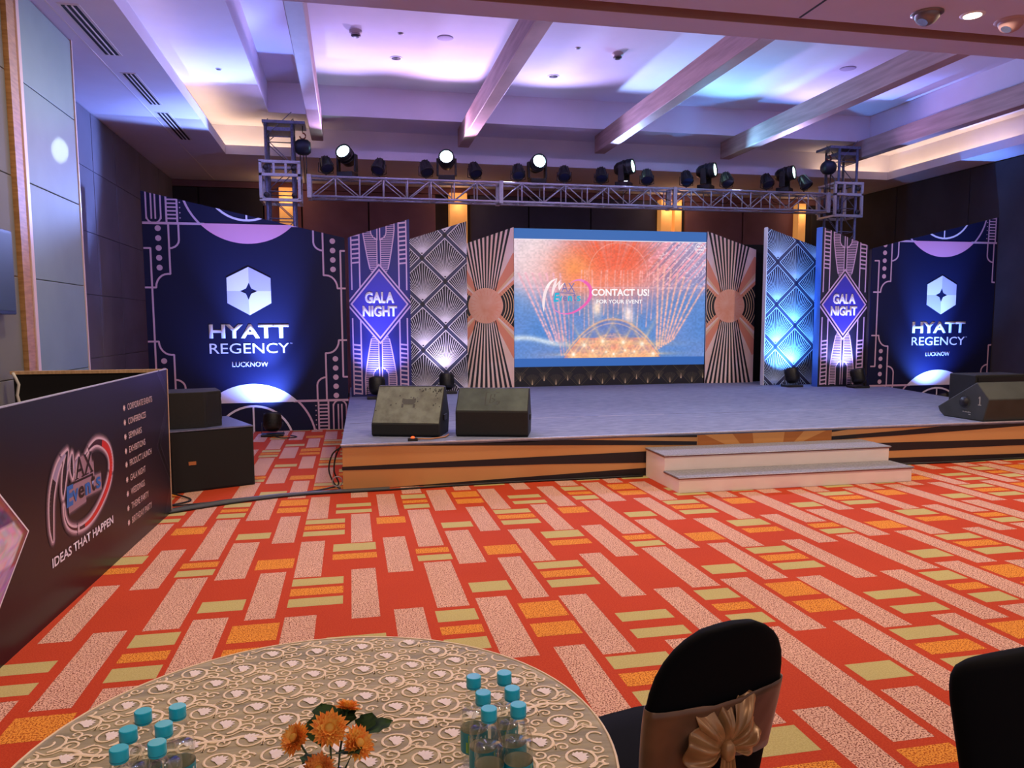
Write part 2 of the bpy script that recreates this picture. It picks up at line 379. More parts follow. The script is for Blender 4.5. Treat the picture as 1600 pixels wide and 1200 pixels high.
glow = mat('downlight_glow', (255, 240, 210), .5, emit=(255, 232, 190), es=9)
for x in (-1.2, 2.4, 6.16, 9.6):
    for y in (-2.5, 2.2, 6.88):
        if (x, y) == (6.16, 6.88):
            round_thing('downlight', 'lit round downlight in the front bulkhead, top right', 'lamp', x, y, ZS, .115, white, hole=glow)
# two tilted gimbal fittings either side
chr_ = mat('chrome', (200, 200, 205), .2, .9)
def gimbal(x, y, label, m):
    t = thing('gimbal_lamp', label, 'lamp', (x, y, ZS))
    Mx = Matrix.Rotation(.5, 4, 'Y')
    q = MB(); q.lathe([(.15, 0), (.15, -.012), (.12, -.02)], 24); q.build('rim', m, t)
    q = MB(); q.lathe([(.0, -.10), (.07, -.10), (.11, -.05), (.125, .0)], 24, M=Mx); q.build('housing', m, t)
    q = MB(); q.lathe([(.0, -.103), (.05, -.103)], 20, M=Mx); q.build('lens', chr_, t)
gimbal(5.68, 6.93, 'unlit gimbal lamp left of the lit downlight', mat('gimbal_grey', (120, 110, 112), .35, .4))
gimbal(6.66, 6.93, 'unlit gimbal lamp at the right edge beside the lit downlight', mat('gimbal_pink', (176, 140, 140), .5))
q = MB(); q.box(4.488, 4.512, 6.75, 7.28, ZS-.004, ZS+.002); tag(q.build('slot_diffuser', dark), 'thin black slot diffuser in the front bulkhead', 'vent')

# ------------------------------------------------------------------ stage
HS = .458
deck = mat('stage_carpet', (134, 142, 164), .9, rgb2=(104, 112, 136), nscale=14, stretch=(.5, 3, 1), detail=6, bump=.1)
orange = mat('stage_fascia_gold', (206, 152, 94), .55, rgb2=(198, 136, 76), nscale=.7, detail=2)
blk = mat('fascia_black', (26, 16, 20), .5)
gold2 = mat('fascia_gold_light', (214, 152, 84), .5)
gold3 = mat('fascia_gold_dark', (184, 112, 48), .5)
st = thing('stage', 'long low stage with grey carpet deck and gold black striped fascia', 'stage', (0, 0, 0))
poly = [(-.114, 7.715), (8.85, 7.715), (9.30, 10.5), (9.70, 12.38), (9.425, 12.5), (9.425, 14.7), (-.02, 14.7), (-.036, 12.5)]
q = MB(); q.prism(poly, 'z', HS-.03, HS); q.build('deck', deck, st, bevel=.004)
q = MB(); q.prism([(p[0]+(.01 if p[0] < 3 else -.01), p[1]+(.01 if p[1] < 9 else 0)) for p in poly], 'z', 0, HS-.03); q.build('base', orange, st)
q = MB(); q.box(-.12, 8.86, 7.703, 7.725, HS-.012, HS+.003); q.build('edge_trim', alu, st)
seam = mat('seam_tape', (210, 208, 220), .25, .3)
for y, xs_ in ((9.35, ((1.95, 2.9), (3.1, 4.0), (5.7, 6.5), (6.9, 7.6))), (10.6, ((.1, .8),))):
    for x0, x1 in xs_:
        q = MB(); q.box(x0, x1, y, y+.018, HS, HS+.0015); q.build('seam', seam, st)
q = MB(); q.box(-.03, 9.2, 9.352, 9.362, HS, HS+.001); q.build('joint', steel, st)
def stripe(pts, m=blk, name='stripe', lay=1):
    a = Art(y0=7.7235); a.poly([(x, max(z, .004)) for x, z in pts], 0, lay); return a.build(name, [m], st)
yo = 7.725
stripe([(-.112, .452), (2.03, .376), (3.69, .318), (3.69, .357), (1.79, .446), (-.112, .446)])
stripe([(-.112, .446), (1.6, .446), (3.69, .405), (3.69, .446)][:4] if False else [(2.4, .446), (3.69, .403), (3.69, .446)])
stripe([(-.112, .446), (2.4, .446), (1.79, .415), (-.112, .449)])
stripe([(-.112, .198), (-.112, .234), (2.03, .258), (3.69, .275), (3.69, .128), (2.03, .173)])
stripe([(.30, .004), (3.16, .090), (3.69, .106), (3.69, .0041), (3.0, .004), (2.6, .0042)])
stripe([(5.34, .446), (5.34, .405), (5.72, .446)])
stripe([(5.34, .315), (5.34, .356), (6.277, .395), (7.087, .446), (8.83, .446), (8.83, .42), (7.934, .396), (7.092, .364), (6.28, .338)])
stripe([(5.4, .25), (5.93, .259), (7.946, .235), (8.83, .225), (8.83, .15), (7.95, .161), (6.1, .161), (5.4, .15)])
stripe([(5.4, .09), (6.12, .076), (8.83, .05), (8.83, .004), (5.4, .004)])
stripe([(3.70, .446), (5.34, .446), (5.34, .004), (3.70, .004)], gold3, 'plaque', 2)
for pts in (((3.75, .44), (4.1, .44), (4.3, .2), (4.05, .3)), ((4.35, .44), (4.75, .44), (4.7, .1), (4.4, .1)), ((5.3, .44), (5.0, .44), (4.75, .2), (4.95, .3))):
    stripe(pts, gold2, 'facet', 3)

cream = mat('step_cream_laminate', (255, 240, 228), .5, noise=.04, nscale=4)
tread = mat('step_carpet', (148, 146, 148), .9, rgb2=(118, 116, 120), nscale=60)
nos = mat('step_brown_nosing', (140, 84, 62), .5)
sp = thing('stage_steps', 'two-tread cream portable steps with grey carpet at stage front', 'steps', (3.09, 6.84, 0))
q = MB(); q.box(0, 2.59, 0, .36, 0, .135); q.build('lower_box', cream, sp, bevel=.003)
q = MB(); q.box(0, 2.59, .355, .855, 0, .295); q.build('upper_box', cream, sp, bevel=.003)
q = MB(); q.box(-.01, 2.60, -.012, .36, .135, .143); q.build('nosing', nos, sp)
q = MB(); q.box(-.01, 2.60, .343, .855, .295, .303); q.build('nosing', nos, sp)
q = MB(); q.box(-.012, 2.602, -.014, .354, .143, .157); q.build('tread', tread, sp, bevel=.004)
q = MB(); q.box(-.012, 2.602, .341, .855, .303, .317); q.build('tread', tread, sp, bevel=.004)
for z, y in ((.150, -.018), (.310, .337)):
    q = MB(); q.tube([(-.012, y, z), (2.602, y, z)], .004, 6); q.build('edge_strip', alu, sp)

# ------------------------------------------------------------------ printed backdrops
navy = mat('print_navy', (13, 19, 58), .6, spec=.3)
pinkp = mat('print_rose', (206, 172, 200), .5)
rosed = mat('print_rose_disc', (232, 160, 196), .5)
whitep = mat('print_white', (232, 226, 244), .5)
blackp = mat('print_black', (20, 20, 30), .5)
nblue = mat('print_violet_blue', (58, 54, 158), .5)
frame_m = mat('panel_frame_timber', (70, 60, 55), .8)
letter = mat('logo_letter_white', (236, 234, 250), .4)
logo_a = mat('logo_facet_light', (226, 218, 236), .4); logo_b = mat('logo_facet_shade', (188, 180, 212), .4)

def panel(name, label, cat, x0, x1, zl, zr, y, base, z0, thick=.1, group=None, kink=None):
    """free-standing panel; local x from 0, local z from the world floor"""
    t = thing(name, label, cat, (x0, y, 0), 0, group)
    W = x1-x0; top = [(W, zr), (0, zl)]
    q = MB(); q.prism([(0, z0), (W, z0)]+top, 'y', .012, .03); q.build('board', base, t)
    q = MB(); q.prism([(.005, z0), (.055, z0), (.055, zl-.05), (.005, zl-.02)], 'y', .03, thick); q.prism([(W-.055, z0), (W-.005, z0), (W-.005, min(zr, zl)-.02), (W-.055, min(zr, zl)-.03)], 'y', .03, thick)
    q.box(.05, W-.05, .03, thick, z0, z0+.05); q.box(.05, W-.05, .03, thick, min(zl, zr)-.1, min(zl, zr)-.05); q.build('frame', frame_m, t)
    a, b = -(zr-zl)/W, 1
    pl = [(-1, 0, 0), (1, 0, W), (0, -1, -z0), (a, b, zl)]
    return t, W, pl

def hotel_backdrop(mirror, x0, x1, zl, zr, y, cx, label, z0):
    t, W, pl = panel('hotel_backdrop', label, 'backdrop', x0, x1, zl, zr, y, navy, z0, .12)
    A = Art(pl, .0118); c = cx-x0; Z = 1.80; lw = .026
    def m4(f):
        for sx in (-1, 1):
            for sz in (-1, 1): f(sx, sz)
    def g(sx, sz):
        P = lambda x, z: (c+sx*x, Z+sz*z)
        L = lambda pts, w_=lw, mi=0: A.line([P(*p) for p in pts], w_, mi)
        L([(.60, 1.34), (1.46, 1.34)], .035)                                            # band
        n = 14
        L([(.965, 1.34), (.965, 1.10)]+[(.965+.145*(1-math.cos(a)), 1.10-.125*math.sin(a)) for a in np.linspace(0, PI/2, 6)])
        L([(1.105, 1.34), (1.105, .60), (1.14, .60)]+[(1.31-.17*math.sin(a)-.0, .60-.20*(1-math.cos(a))) for a in np.linspace(PI/2, 0, 2)][:0]+
          [(1.14+.17*math.sin(a), .40+.20*math.cos(a)) for a in np.linspace(0, PI/2, 7)]+[(1.46, .40)])
        L([(1.455, .975), (1.365, .975), (1.365, 0)])
        for k in range(5): A.disc(P(1.25, 1.265-.1435*k), .042, 0)
        for k in range(6): A.disc(P(.935, 1.42+.075*k), .010, 0, n=8)
        L([(.975, 1.34), (.975, 2.1)]); L([(1.125, 1.34), (1.125, 2.1)])
        for k in range(14): L([(.975, 1.41+.055*k), (1.125, 1.41+.055*k)], .022)
        for x in (1.20, 1.275, 1.33, 1.40): L([(x, 1.40), (x, 2.1)], .022)
        A.arc(P(1.30, 1.44), .10, 180 if sz > 0 else 180, 360 if sz > 0 else 0, .022, 0, n=8)
        # half disc and rings (centre beyond the band)
        R = .93; cz = Z+sz*(1.06+R)
        if sx == 1:
            A.poly([(c+R*math.cos(a)*1, cz-sz*R*math.sin(a)) for a in np.linspace(math.asin((R-.28)/R), PI-math.asin((R-.28)/R), 25)], 1 if sz > 0 else 2, 1)
            a0 = math.degrees(math.asin((R-.28)/R))
            for s_ in (-1, 1):
                A.line([(c+s_*R*math.cos(math.radians(a)), cz-sz*R*math.sin(math.radians(a))) for a in np.linspace(a0, 0, 10)], .03, 0)
            r2 = R-.345
            A.line([(c+r2*math.cos(a), cz-sz*r2*math.sin(a)) for a in np.linspace(0, PI, 24)], .032, 2)
            A.line([(c, Z+sz*1.415), (c, Z+sz*1.9)], .026, 2)
            A.line([(c-.62, Z+sz*1.34), (c+.62, Z+sz*1.34)], .02, 2 if sz < 0 else 1)
    m4(g)
    A.build('printed_design', [pinkp, rosed, whitep], t)
    # logo
    B = Art([], .008); hx, q1, q0, q2, q3 = .318, .715, .55, .17, -.01
    ctr = (c-.008, Z+.352); st4 = [(c, Z+.480), (c+.12, Z+.352), (c-.01, Z+.222), (c-.13, Z+.352)]
    hexp = [(c, Z+q1), (c+hx, Z+q0), (c+hx, Z+q2), (c, Z+q3), (c-hx, Z+q2), (c-hx, Z+q0)]
    cur = []
    for k in range(4):                                     # concave four-point star
        p, r = st4[k], st4[(k+1) % 4]; mid = ((p[0]+r[0])/2*.62+ctr[0]*.38, (p[1]+r[1])/2*.62+ctr[1]*.38); cur += [p, mid]
    B.poly([hexp[0], hexp[1], (c+hx, Z+.352), st4[1], cur[1], st4[0]], 0, 1)
    for seg, mi in (([st4[0], hexp[0], hexp[1], cur[1]], 1), ([cur[1], hexp[1], (c+hx, Z+.352), st4[1]], 1), ([st4[1], (c+hx, Z+.352), hexp[2], cur[3]], 0), ([cur[3], hexp[2], hexp[3], st4[2]], 0),
                    ([st4[2], hexp[3], hexp[4], cur[5]], 1), ([cur[5], hexp[4], (c-hx, Z+.352), st4[3]], 1), ([st4[3], (c-hx, Z+.352), hexp[5], cur[7]], 0), ([cur[7], hexp[5], hexp[0], st4[0]], 0)):
        B.poly(seg, mi, 2)
    B.mb.f = B.mb.f[1:]; B.mb.m = B.mb.m[1:]; B.mb.sm = B.mb.sm[1:]
    lo = B.build('hexagon_logo', [logo_a, logo_b], t)
    text('lettering', 'HYATT', (c-.598, c+.562, Z-.360, Z-.148), letter, t, .0085, .028, .004)
    text('lettering', 'REGENCY', (c-.600, c+.560, Z-.592, Z-.436), letter, t, .0085, .0, .004)
    text('lettering', 'TM', (c+.575, c+.61, Z-.450, Z-.436), letter, t, .0085, 0)
    text('lettering', 'LUCKNOW', (c-.285, c+.243, Z-.796, Z-.716), letter, t, .0085, .012, .004)
    return t
hotel_backdrop(False, -2.95, -.05, 3.60, 2.975, 12.3, -1.485, 'large navy backdrop with white hexagon logo left of the stage', .0)
hotel_backdrop(True, 9.44, 12.12, 3.0, 3.62, 12.62, 10.95, 'large navy backdrop with white hexagon logo right of the stage', .0)

def gala(mirror, x0, x1, zl, zr, y, base, label):
    t, W, pl = panel('gala_panel', label, 'backdrop panel', x0, x1, zl, zr, y, base, HS, .14)
    A = Art(pl, .0118, mirror=None); s = W/.97
    X = lambda x: (W-x*s) if mirror else x*s
    def L(pts, w_=.022, mi=0, lay=1, ex=()): A.line([(X(p[0]), p[1]) for p in pts], w_, mi, lay, ex)
    zc = 2.10-.13
    up_ = 3.45
    # side ladders, mirrored about the diamond's middle
    for sz in (1, -1):
        Zf = lambda z: z if sz > 0 else 2*1.972-z
        for xa, xb in ((.045, .172), (.793, .915)):
            L([(xa, Zf(up_)), (xa, Zf(2.2))], .022); L([(xb, Zf(up_)), (xb, Zf(2.2))], .022)
            for k in range(12): L([(xa, Zf(2.63+.072*k)), (xb, Zf(2.645+.072*k))], .026)
        # tulip with fine rungs
        n = 40
        def inner(z, side):           # outer edges of the hatched petals
            tt = (z-2.50)/(3.25-2.50); o = .13+.12*min(1, tt*1.15)**.8 + (.0 if tt < 1 else .0)
            return .478+side*o
        for side in (-1, 1):
            L([(inner(z, side), Zf(z)) for z in np.linspace(2.45, up_, 12)], .018)
            k = 0
            for z in np.arange(2.50, up_, .030):
                gap = .028 if z < 3.02 else .028+.095*math.sin(min(1, (z-3.02)/.13)*PI/2)
                L([(.478+side*gap, Zf(z)), (inner(z, side), Zf(z))], .013)
            L([(.478+side*.028, Zf(2.4)), (.478+side*.028, Zf(3.02))]+[(.478+side*(.028+.095*math.sin(a)), Zf(3.02+.13*(1-math.cos(a)))) for a in np.linspace(0, PI/2, 6)]+[(.478+side*.123, Zf(up_))], .016)
            L([(.478+side*.022, Zf(3.0)), (.478+side*.022, Zf(up_))], .018)
    # diamond
    cz = 1.972
    for hh, ww, lay, mi in ((.655, .52, 3, 0), (.618, .489, 4, 2), (.575, .454, 5, 0), (.535, .422, 6, 1)):
        A.poly([(X(.478), cz+hh), (X(.478+ww*1.02), cz), (X(.478), cz-hh), (X(.478-ww*1.02), cz)], mi, lay)
    A.build('printed_design', [pinkp, nblue, base], t)
    text('lettering', 'GALA', (X(.478)-.235*s, X(.478)+.235*s, 1.985, 2.17), letter, t, .0005, .045, .003)
    text('lettering', 'NIGHT', (X(.478)-.275*s, X(.478)+.275*s, 1.77, 1.945), letter, t, .0005, .045, .003)
    return t
navy2 = mat('print_deep_blue', (28, 32, 104), .55)
gala(False, .0, .985, 3.035, 3.35, 12.8, navy2, 'tall blue panel with diamond and white lettering, left of stage')
navy3 = mat('print_dark_navy', (16, 18, 40), .55)
gala(True, 8.45, 9.42, 3.375, 3.05, 12.7, navy3, 'tall dark panel with diamond and white lettering, right of stage')

def fan(x0, x1, zl, zr, y, label, xo, base, line_m):
    t, W, pl = panel('fan_pattern_panel', label, 'backdrop panel', x0, x1, zl, zr, y, base, HS, .12)
    A = Art(pl, .0118); P = .798; hw = .352; hh = .345
    for col, xc, zb in ((0, xo, 0.045), (1, xo-.40, .445), (2, xo+.40, .445), (1, xo-.8, .045), (2, xo+.8, .045)):
        for k in range(-1, 5):
            zo = zb+P*k                            # fan origin: bottom corner of its diamond
            b, r, tp, l = (xc, zo), (xc+hw, zo+hh), (xc, zo+2*hh), (xc-hw, zo+hh)
            A.line([b, r, tp, l, b], .014, 0, 1)
            # dark band round the diamond, grey-blue stage light worked into its colour
            for p, q_ in ((b, r), (r, tp), (tp, l), (l, b)):
                ox = .02*(1 if (p[0]+q_[0])/2 > xc else -1); oz = .02*(1 if (p[1]+q_[1])/2 > zo+hh else -1)
                A.line([(p[0]+ox, p[1]+oz), (q_[0]+ox, q_[1]+oz)], .028, 1, .5)
            for a in np.linspace(-45, 45, 21):
                ar = math.radians(a); dx, dz = math.sin(ar), math.cos(ar)
                # distance to upper edges |x|/hw + (z-hh)/hh = 1 -> z = 2hh - |x|*hh/hw
                tmax = 2*hh/(dz+abs(dx)*hh/hw)
                A.line([(xc+dx*.035, zo+dz*.035+.004), (xc+dx*tmax*.97, zo+dz*tmax*.97)], max(.006, .0085), 0, 2)
    A.build('printed_design', [line_m, mat('print_band_lit_slate', (58, 62, 96), .5)], t)
    return t
silver = mat('print_silver', (226, 222, 232), .45)
fan(1.035, 2.035, 3.10, 3.43, 13.5, 'tall silver fan pattern panel on left, beside the rayed panel', .615, mat('print_ink', (26, 27, 44), .5), silver)
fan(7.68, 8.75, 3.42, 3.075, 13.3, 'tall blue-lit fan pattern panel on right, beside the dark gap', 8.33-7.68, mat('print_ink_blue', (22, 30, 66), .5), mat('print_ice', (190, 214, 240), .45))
q = MB(); q.prism([(8.448-.004, HS), (8.448, HS), (8.448, 3.375), (8.444, 3.375)], 'y', 12.7, 12.88)
edgeb = q.build('edge_board', mat('panel_edge_lit_blue', (70, 110, 190), .5)); tag(edgeb, 'narrow blue-lit return board on the left edge of dark diamond panel', 'board')  # blue light on the panel's side put into the edge colour
q = MB(); q.prism([(7.660, HS), (7.676, HS), (7.676, 3.41), (7.660, 3.42)], 'y', 13.25, 13.36)
tag(q.build('edge_board', mat('panel_edge_white', (220, 220, 225), .5)), 'narrow white return board on the left edge of blue fan panel', 'board')

peach = mat('print_peach', (252, 228, 220), .5, rgb2=(244, 206, 186), nscale=1.5)
coral = mat('print_coral', (238, 150, 116), .5); gold_p = mat('print_pale_gold', (240, 196, 150), .5)
coin = mat('print_rose_gold', (236, 160, 126), .4, rgb2=(244, 190, 162), nscale=3)
def rays(x0, x1, zl, zr, y, xc, label):
    t, W, pl = panel('rayed_panel', label, 'backdrop panel', x0, x1, zl, zr, y, peach, HS, .1)
    A = Art(pl, .0118); c = (xc-x0, 1.975); R = .325
    for sz in (1, -1):
        for s_ in (-1, 1):
            for a0, a1, mi in ((28, 40, 1), (48, 60, 1), (40, 44, 2)):
                r1, r2 = math.radians(90-a0), math.radians(90-a1)
                A.poly([(c[0], c[1]), (c[0]+s_*1.1*math.cos(r2), c[1]+sz*1.1*math.sin(r2)), (c[0]+s_*1.1*math.cos(r1), c[1]+sz*1.1*math.sin(r1))], mi, 1)
        n = 11
        for k in range(n):
            u = (k-(n-1)/2)/((n-1)/2)
            xb = c[0]+u*.17; xt = c[0]+u*.47; z0 = c[1]+sz*.22; z1 = c[1]+sz*1.52
            A.poly([(xb-.009, z0), (xb+.009, z0), (xt+.024, z1), (xt-.024, z1)], 0, 2)
    for s_ in (-1, 1):
        A.poly([(c[0]+s_*.10, c[1]), (c[0]+s_*.55, c[1]+.42), (c[0]+s_*.8, c[1]+.5), (c[0]+s_*.8, c[1]-.5), (c[0]+s_*.55, c[1]-.42)], 0, 3)
        for r in (.38, .43, .48, .53, .58):
            a0 = 40
            A.line([(c[0]+s_*r*math.cos(math.radians(a)), c[1]+r*math.sin(math.radians(a))) for a in np.linspace(-a0, a0, 12)], .014, 2, 4)
    A.disc(c, R, 3, 6, 40)
    for k in range(24):
        a = 2*PI*k/24+.13
        A.line([(c[0]+.2*math.cos(a), c[1]+.2*math.sin(a)), (c[0]+.29*math.cos(a), c[1]+.29*math.sin(a))], .006, 1, 7)
    A.build('printed_design', [blackp, coral, gold_p, coin], t)
rays(2.11, 2.985, 3.10, 3.41, 14.0, 2.455, 'peach panel with black rays on the left of the screen')
rays(6.835, 7.87, 3.41, 3.075, 14.0, 7.32, 'peach panel with black rays on the right of the screen')
q = MB(); q.box(7.0, 9.6, 14.25, 14.30, HS, 3.2); tag(q.build('masking_cloth', mat('black_cloth', (12, 11, 12), .95)), 'black masking cloth seen in the gap right of rayed panel', 'cloth')

# ------------------------------------------------------------------ LED screen
def emis(name, rgb, s=1.0):
    m = bpy.data.materials.new(name); m.use_nodes = True; N = m.node_tree.nodes
    p = N['Principled BSDF']; p.inputs['Base Color'].default_value = (.01, .01, .01, 1); p.inputs['Roughness'].default_value = .5
    p.inputs['Emission Color'].default_value = (*lin(rgb), 1); p.inputs['Emission Strength'].default_value = s; return m
led = thing('led_wall', 'large LED screen showing fireworks over an arched stage', 'screen', (3.0, 14.05, 0))
q = MB(); q.box(0, 3.83, .012, .16, .83, 3.40); q.build('cabinet', black, led)
GX, GZ = 420, 250
U, V = np.meshgrid(np.linspace(0, 1, GX), np.linspace(0, 1, GZ))      # V up
def smooth_noise(nx, nz, seed):
    r = np.random.default_rng(seed).random((nz+2, nx+2)); x = U*nx; z = V*nz
    i = x.astype(int); j = z.astype(int); fx = x-i; fz = z-j; fx = fx*fx*(3-2*fx); fz = fz*fz*(3-2*fz)
    return (r[j, i]*(1-fx)+r[j, i+1]*fx)*(1-fz)+(r[j+1, i]*(1-fx)+r[j+1, i+1]*fx)*fz
def mixc(img, col, a): 
    a = np.clip(a, 0, 1)[..., None]; return img*(1-a)+np.array(col, float)*a
img = np.ones((GZ, GX, 3))*np.array([70, 130, 205.])
img = mixc(img, (150, 150, 205), smooth_noise(6, 4, 1)*.5)
n1 = smooth_noise(40, 30, 2); n2 = smooth_noise(14, 9, 3); n3 = smooth_noise(120, 90, 4)
img = mixc(img, (236, 196, 214), np.clip((V-.52)*4, 0, 1)*(.75+.4*(n2-.5)))
img = mixc(img, (236, 216, 222), np.exp(-((U-.10)/.16)**2-((V-.85)/.30)**2)*1.2)
d1 = np.exp(-(((U-.50)/.25)**2+((V-.86)/.24)**2)**1.4)
ang = np.arctan2(V-.60, (U-.5)*1.7); rad = np.hypot(V-.6, (U-.5)*1.7)
stre = np.random.default_rng(5).random(260)[((ang+PI)/(2*PI)*259).astype(int)]
img = mixc(img, (242, 150, 140), np.exp(-(((U-.48)/.36)**2+((V-.70)/.26)**2)**1.3)*.8)
img = mixc(img, (238, 96, 62), d1*(.9+.5*(stre-.4)))
img = mixc(img, (250, 150, 80), np.exp(-((U-.31)/.09)**2-((V-.74)/.16)**2)*.9)
img = mixc(img, (250, 132, 96), np.exp(-((U-.45)/.2)**2-((V-.66)/.10)**2)*.7*(n1+.3))
# dark and pink slanted streaks on the right
sl = (U-.72)*1.0-(V-.55)*.55
st_ = np.random.default_rng(8).random(200)[np.clip(((sl+.8)*120).astype(int), 0, 199)]
zone = np.clip((U-.62)*6, 0, 1)*np.clip((V-.50)*5, 0, 1)
img = mixc(img, (104, 96, 150), zone*(st_ > .62)*(.15+.5*n2))
img = mixc(img, (246, 150, 170), zone*(st_ < .35)*(.4+.5*n3))
img = mixc(img, (255, 232, 236), zone*(n3 > .80)*.5)
# launch trails
def trail(x0, z0, x1, z1, wd, col, a):
    global img
    L = math.hypot((x1-x0)*1.7, z1-z0); t_ = (((U-x0)*1.7*(x1-x0)*1.7)+(V-z0)*(z1-z0))/L**2
    dd = np.abs((U-x0)*1.7*(z1-z0)-(V-z0)*(x1-x0)*1.7)/L
    img = mixc(img, col, np.exp(-(dd/wd)**2)*((t_ > 0) & (t_ < 1))*a*(.55+.9*n3))
rs = random.Random(4)
for k in range(7): trail(.19+.012*k, .10+rs.random()*.1, .02+.035*k, .72, .009, (238, 176, 190), .9)
for k in range(5): trail(.24+.014*k, .02, .18+.03*k, .6, .006, (220, 150, 170), .7)
for k in range(8): trail(.74+.012*k, .06+.012*k, .74+.036*k, .82-.03*k, .009, (246, 178, 168), .95)
for k in range(16): trail(.33+.025*k, .2+rs.random()*.2, .33+.025*k+rs.uniform(-.02, .02), .75, .006, (250, 180, 176), .6)
img = mixc(img, (255, 226, 206), np.exp(-((U-.42)/.022)**2-((V-.425)/.07)**2)); img = mixc(img, (255, 232, 232), np.exp(-((U-.585)/.025)**2-((V-.37)/.08)**2))
# arch and stage
ar = .33-(np.abs(U-.505)/.245)**2*.29
img = mixc(img, (96, 120, 190), (V < ar)*.85)
img = mixc(img, (226, 160, 150), (V < ar-.12)*(n3*.6+.1))
img = mixc(img, (214, 168, 152), np.exp(-((V-ar)/.010)**2)*1.0*(np.abs(U-.505) < .25)); img = mixc(img, (206, 170, 176), np.exp(-((V-ar+.035)/.006)**2)*.8*(np.abs(U-.505) < .23))
img = mixc(img, (252, 140, 110), (V < np.minimum(.17, ar-.02))*(.35+.6*n1)); img = mixc(img, (255, 190, 120), np.exp(-(V/.03)**2)*(np.abs(U-.51) < .24)*.7)
for fx, fz, s_ in ((.355, .11, 1), (.452, .14, 1.15), (.56, .13, 1.1), (.66, .115, 1.2), (.30, .03, 1), (.72, .03, 1), (.40, .06, .7), (.51, .03, .7), (.62, .05, .7), (.47, .05, .6), (.57, .06, .6)):
    dx = (U-fx)*1.7; dz = V-fz; r_ = np.hypot(dx, dz); th = np.arctan2(dz, dx)
    img = mixc(img, (255, 206, 150), np.exp(-r_/(.035*s_)*(1.2-.9*np.abs(np.cos(3*th))**6))*.95)
    img = mixc(img, (255, 250, 235), np.exp(-(r_/(.016*s_))**2))
img = mixc(img, (214, 226, 240), np.exp(-((V-.145-.03*np.sin(U*14+1))/.022)**2)*np.clip((.30-U)*9, 0, 1)*.9)
img = mixc(img, (250, 190, 180), np.exp(-((np.hypot((U-.53)*1.7, V-.72)-.26)/.004)**2)*.5*(V > .6))
img = mixc(img, (246, 200, 210), np.exp(-((V-.60)/.004)**2)*.5)
img = np.clip(img*(.93+.14*n3[..., None]), 0, 255)
lc = np.where(img/255 <= .04045, img/255/12.92, ((img/255+.055)/1.055)**2.4)
me = bpy.data.meshes.new('display'); vv = np.stack([U*3.83, np.full_like(U, .006), .99+V*2.22], -1).reshape(-1, 3)
ii = (np.arange(GZ-1)[:, None]*GX+np.arange(GX-1)[None]).ravel(); ff = np.stack([ii, ii+1, ii+GX+1, ii+GX], 1)
me.vertices.add(len(vv)); me.vertices.foreach_set('co', vv.ravel()); me.loops.add(ff.size); me.loops.foreach_set('vertex_index', ff.ravel().astype(np.int32))
me.polygons.add(len(ff)); me.polygons.foreach_set('loop_start', np.arange(0, ff.size, 4, dtype=np.int32)); me.update(calc_edges=True)
at = me.color_attributes.new('picture', 'FLOAT_COLOR', 'POINT'); at.data.foreach_set('color', np.concatenate([lc.reshape(-1, 3), np.ones((len(vv), 1))], 1).ravel())
dm = emis('led_picture', (255, 255, 255), 1.0); N = dm.node_tree.nodes; L = dm.node_tree.links
an = N.new('ShaderNodeVertexColor'); an.layer_name = 'picture'; L.new(an.outputs[0], N['Principled BSDF'].inputs['Emission Color'])
me.materials.append(dm); dob = bpy.data.objects.new('display', me); C.objects.link(dob); dob.parent = led
for nm, z0, z1 in (('upper_band', 3.21, 3.398), ('lower_band', .832, .99)):
    q = MB(); q.box(0, 3.83, .005, .012, z0, z1); q.build(nm, emis('led_blue_'+nm, (52, 104, 176) if z0 > 2 else (44, 100, 180)), led)
q = MB(); q.box(0, 3.83, .004, .006, 3.195, 3.21); q.build('picture_edge', emis('led_edge', (236, 226, 236)), led)
ew = emis('led_white', (255, 248, 250), 1.0)
text('caption', 'CONTACT US!', (1.50, 2.66, 2.165, 2.30), ew, led, 0, .03)
text('caption', 'FOR YOUR EVENT', (1.60, 2.52, 2.02, 2.095), ew, led, 0, .02)

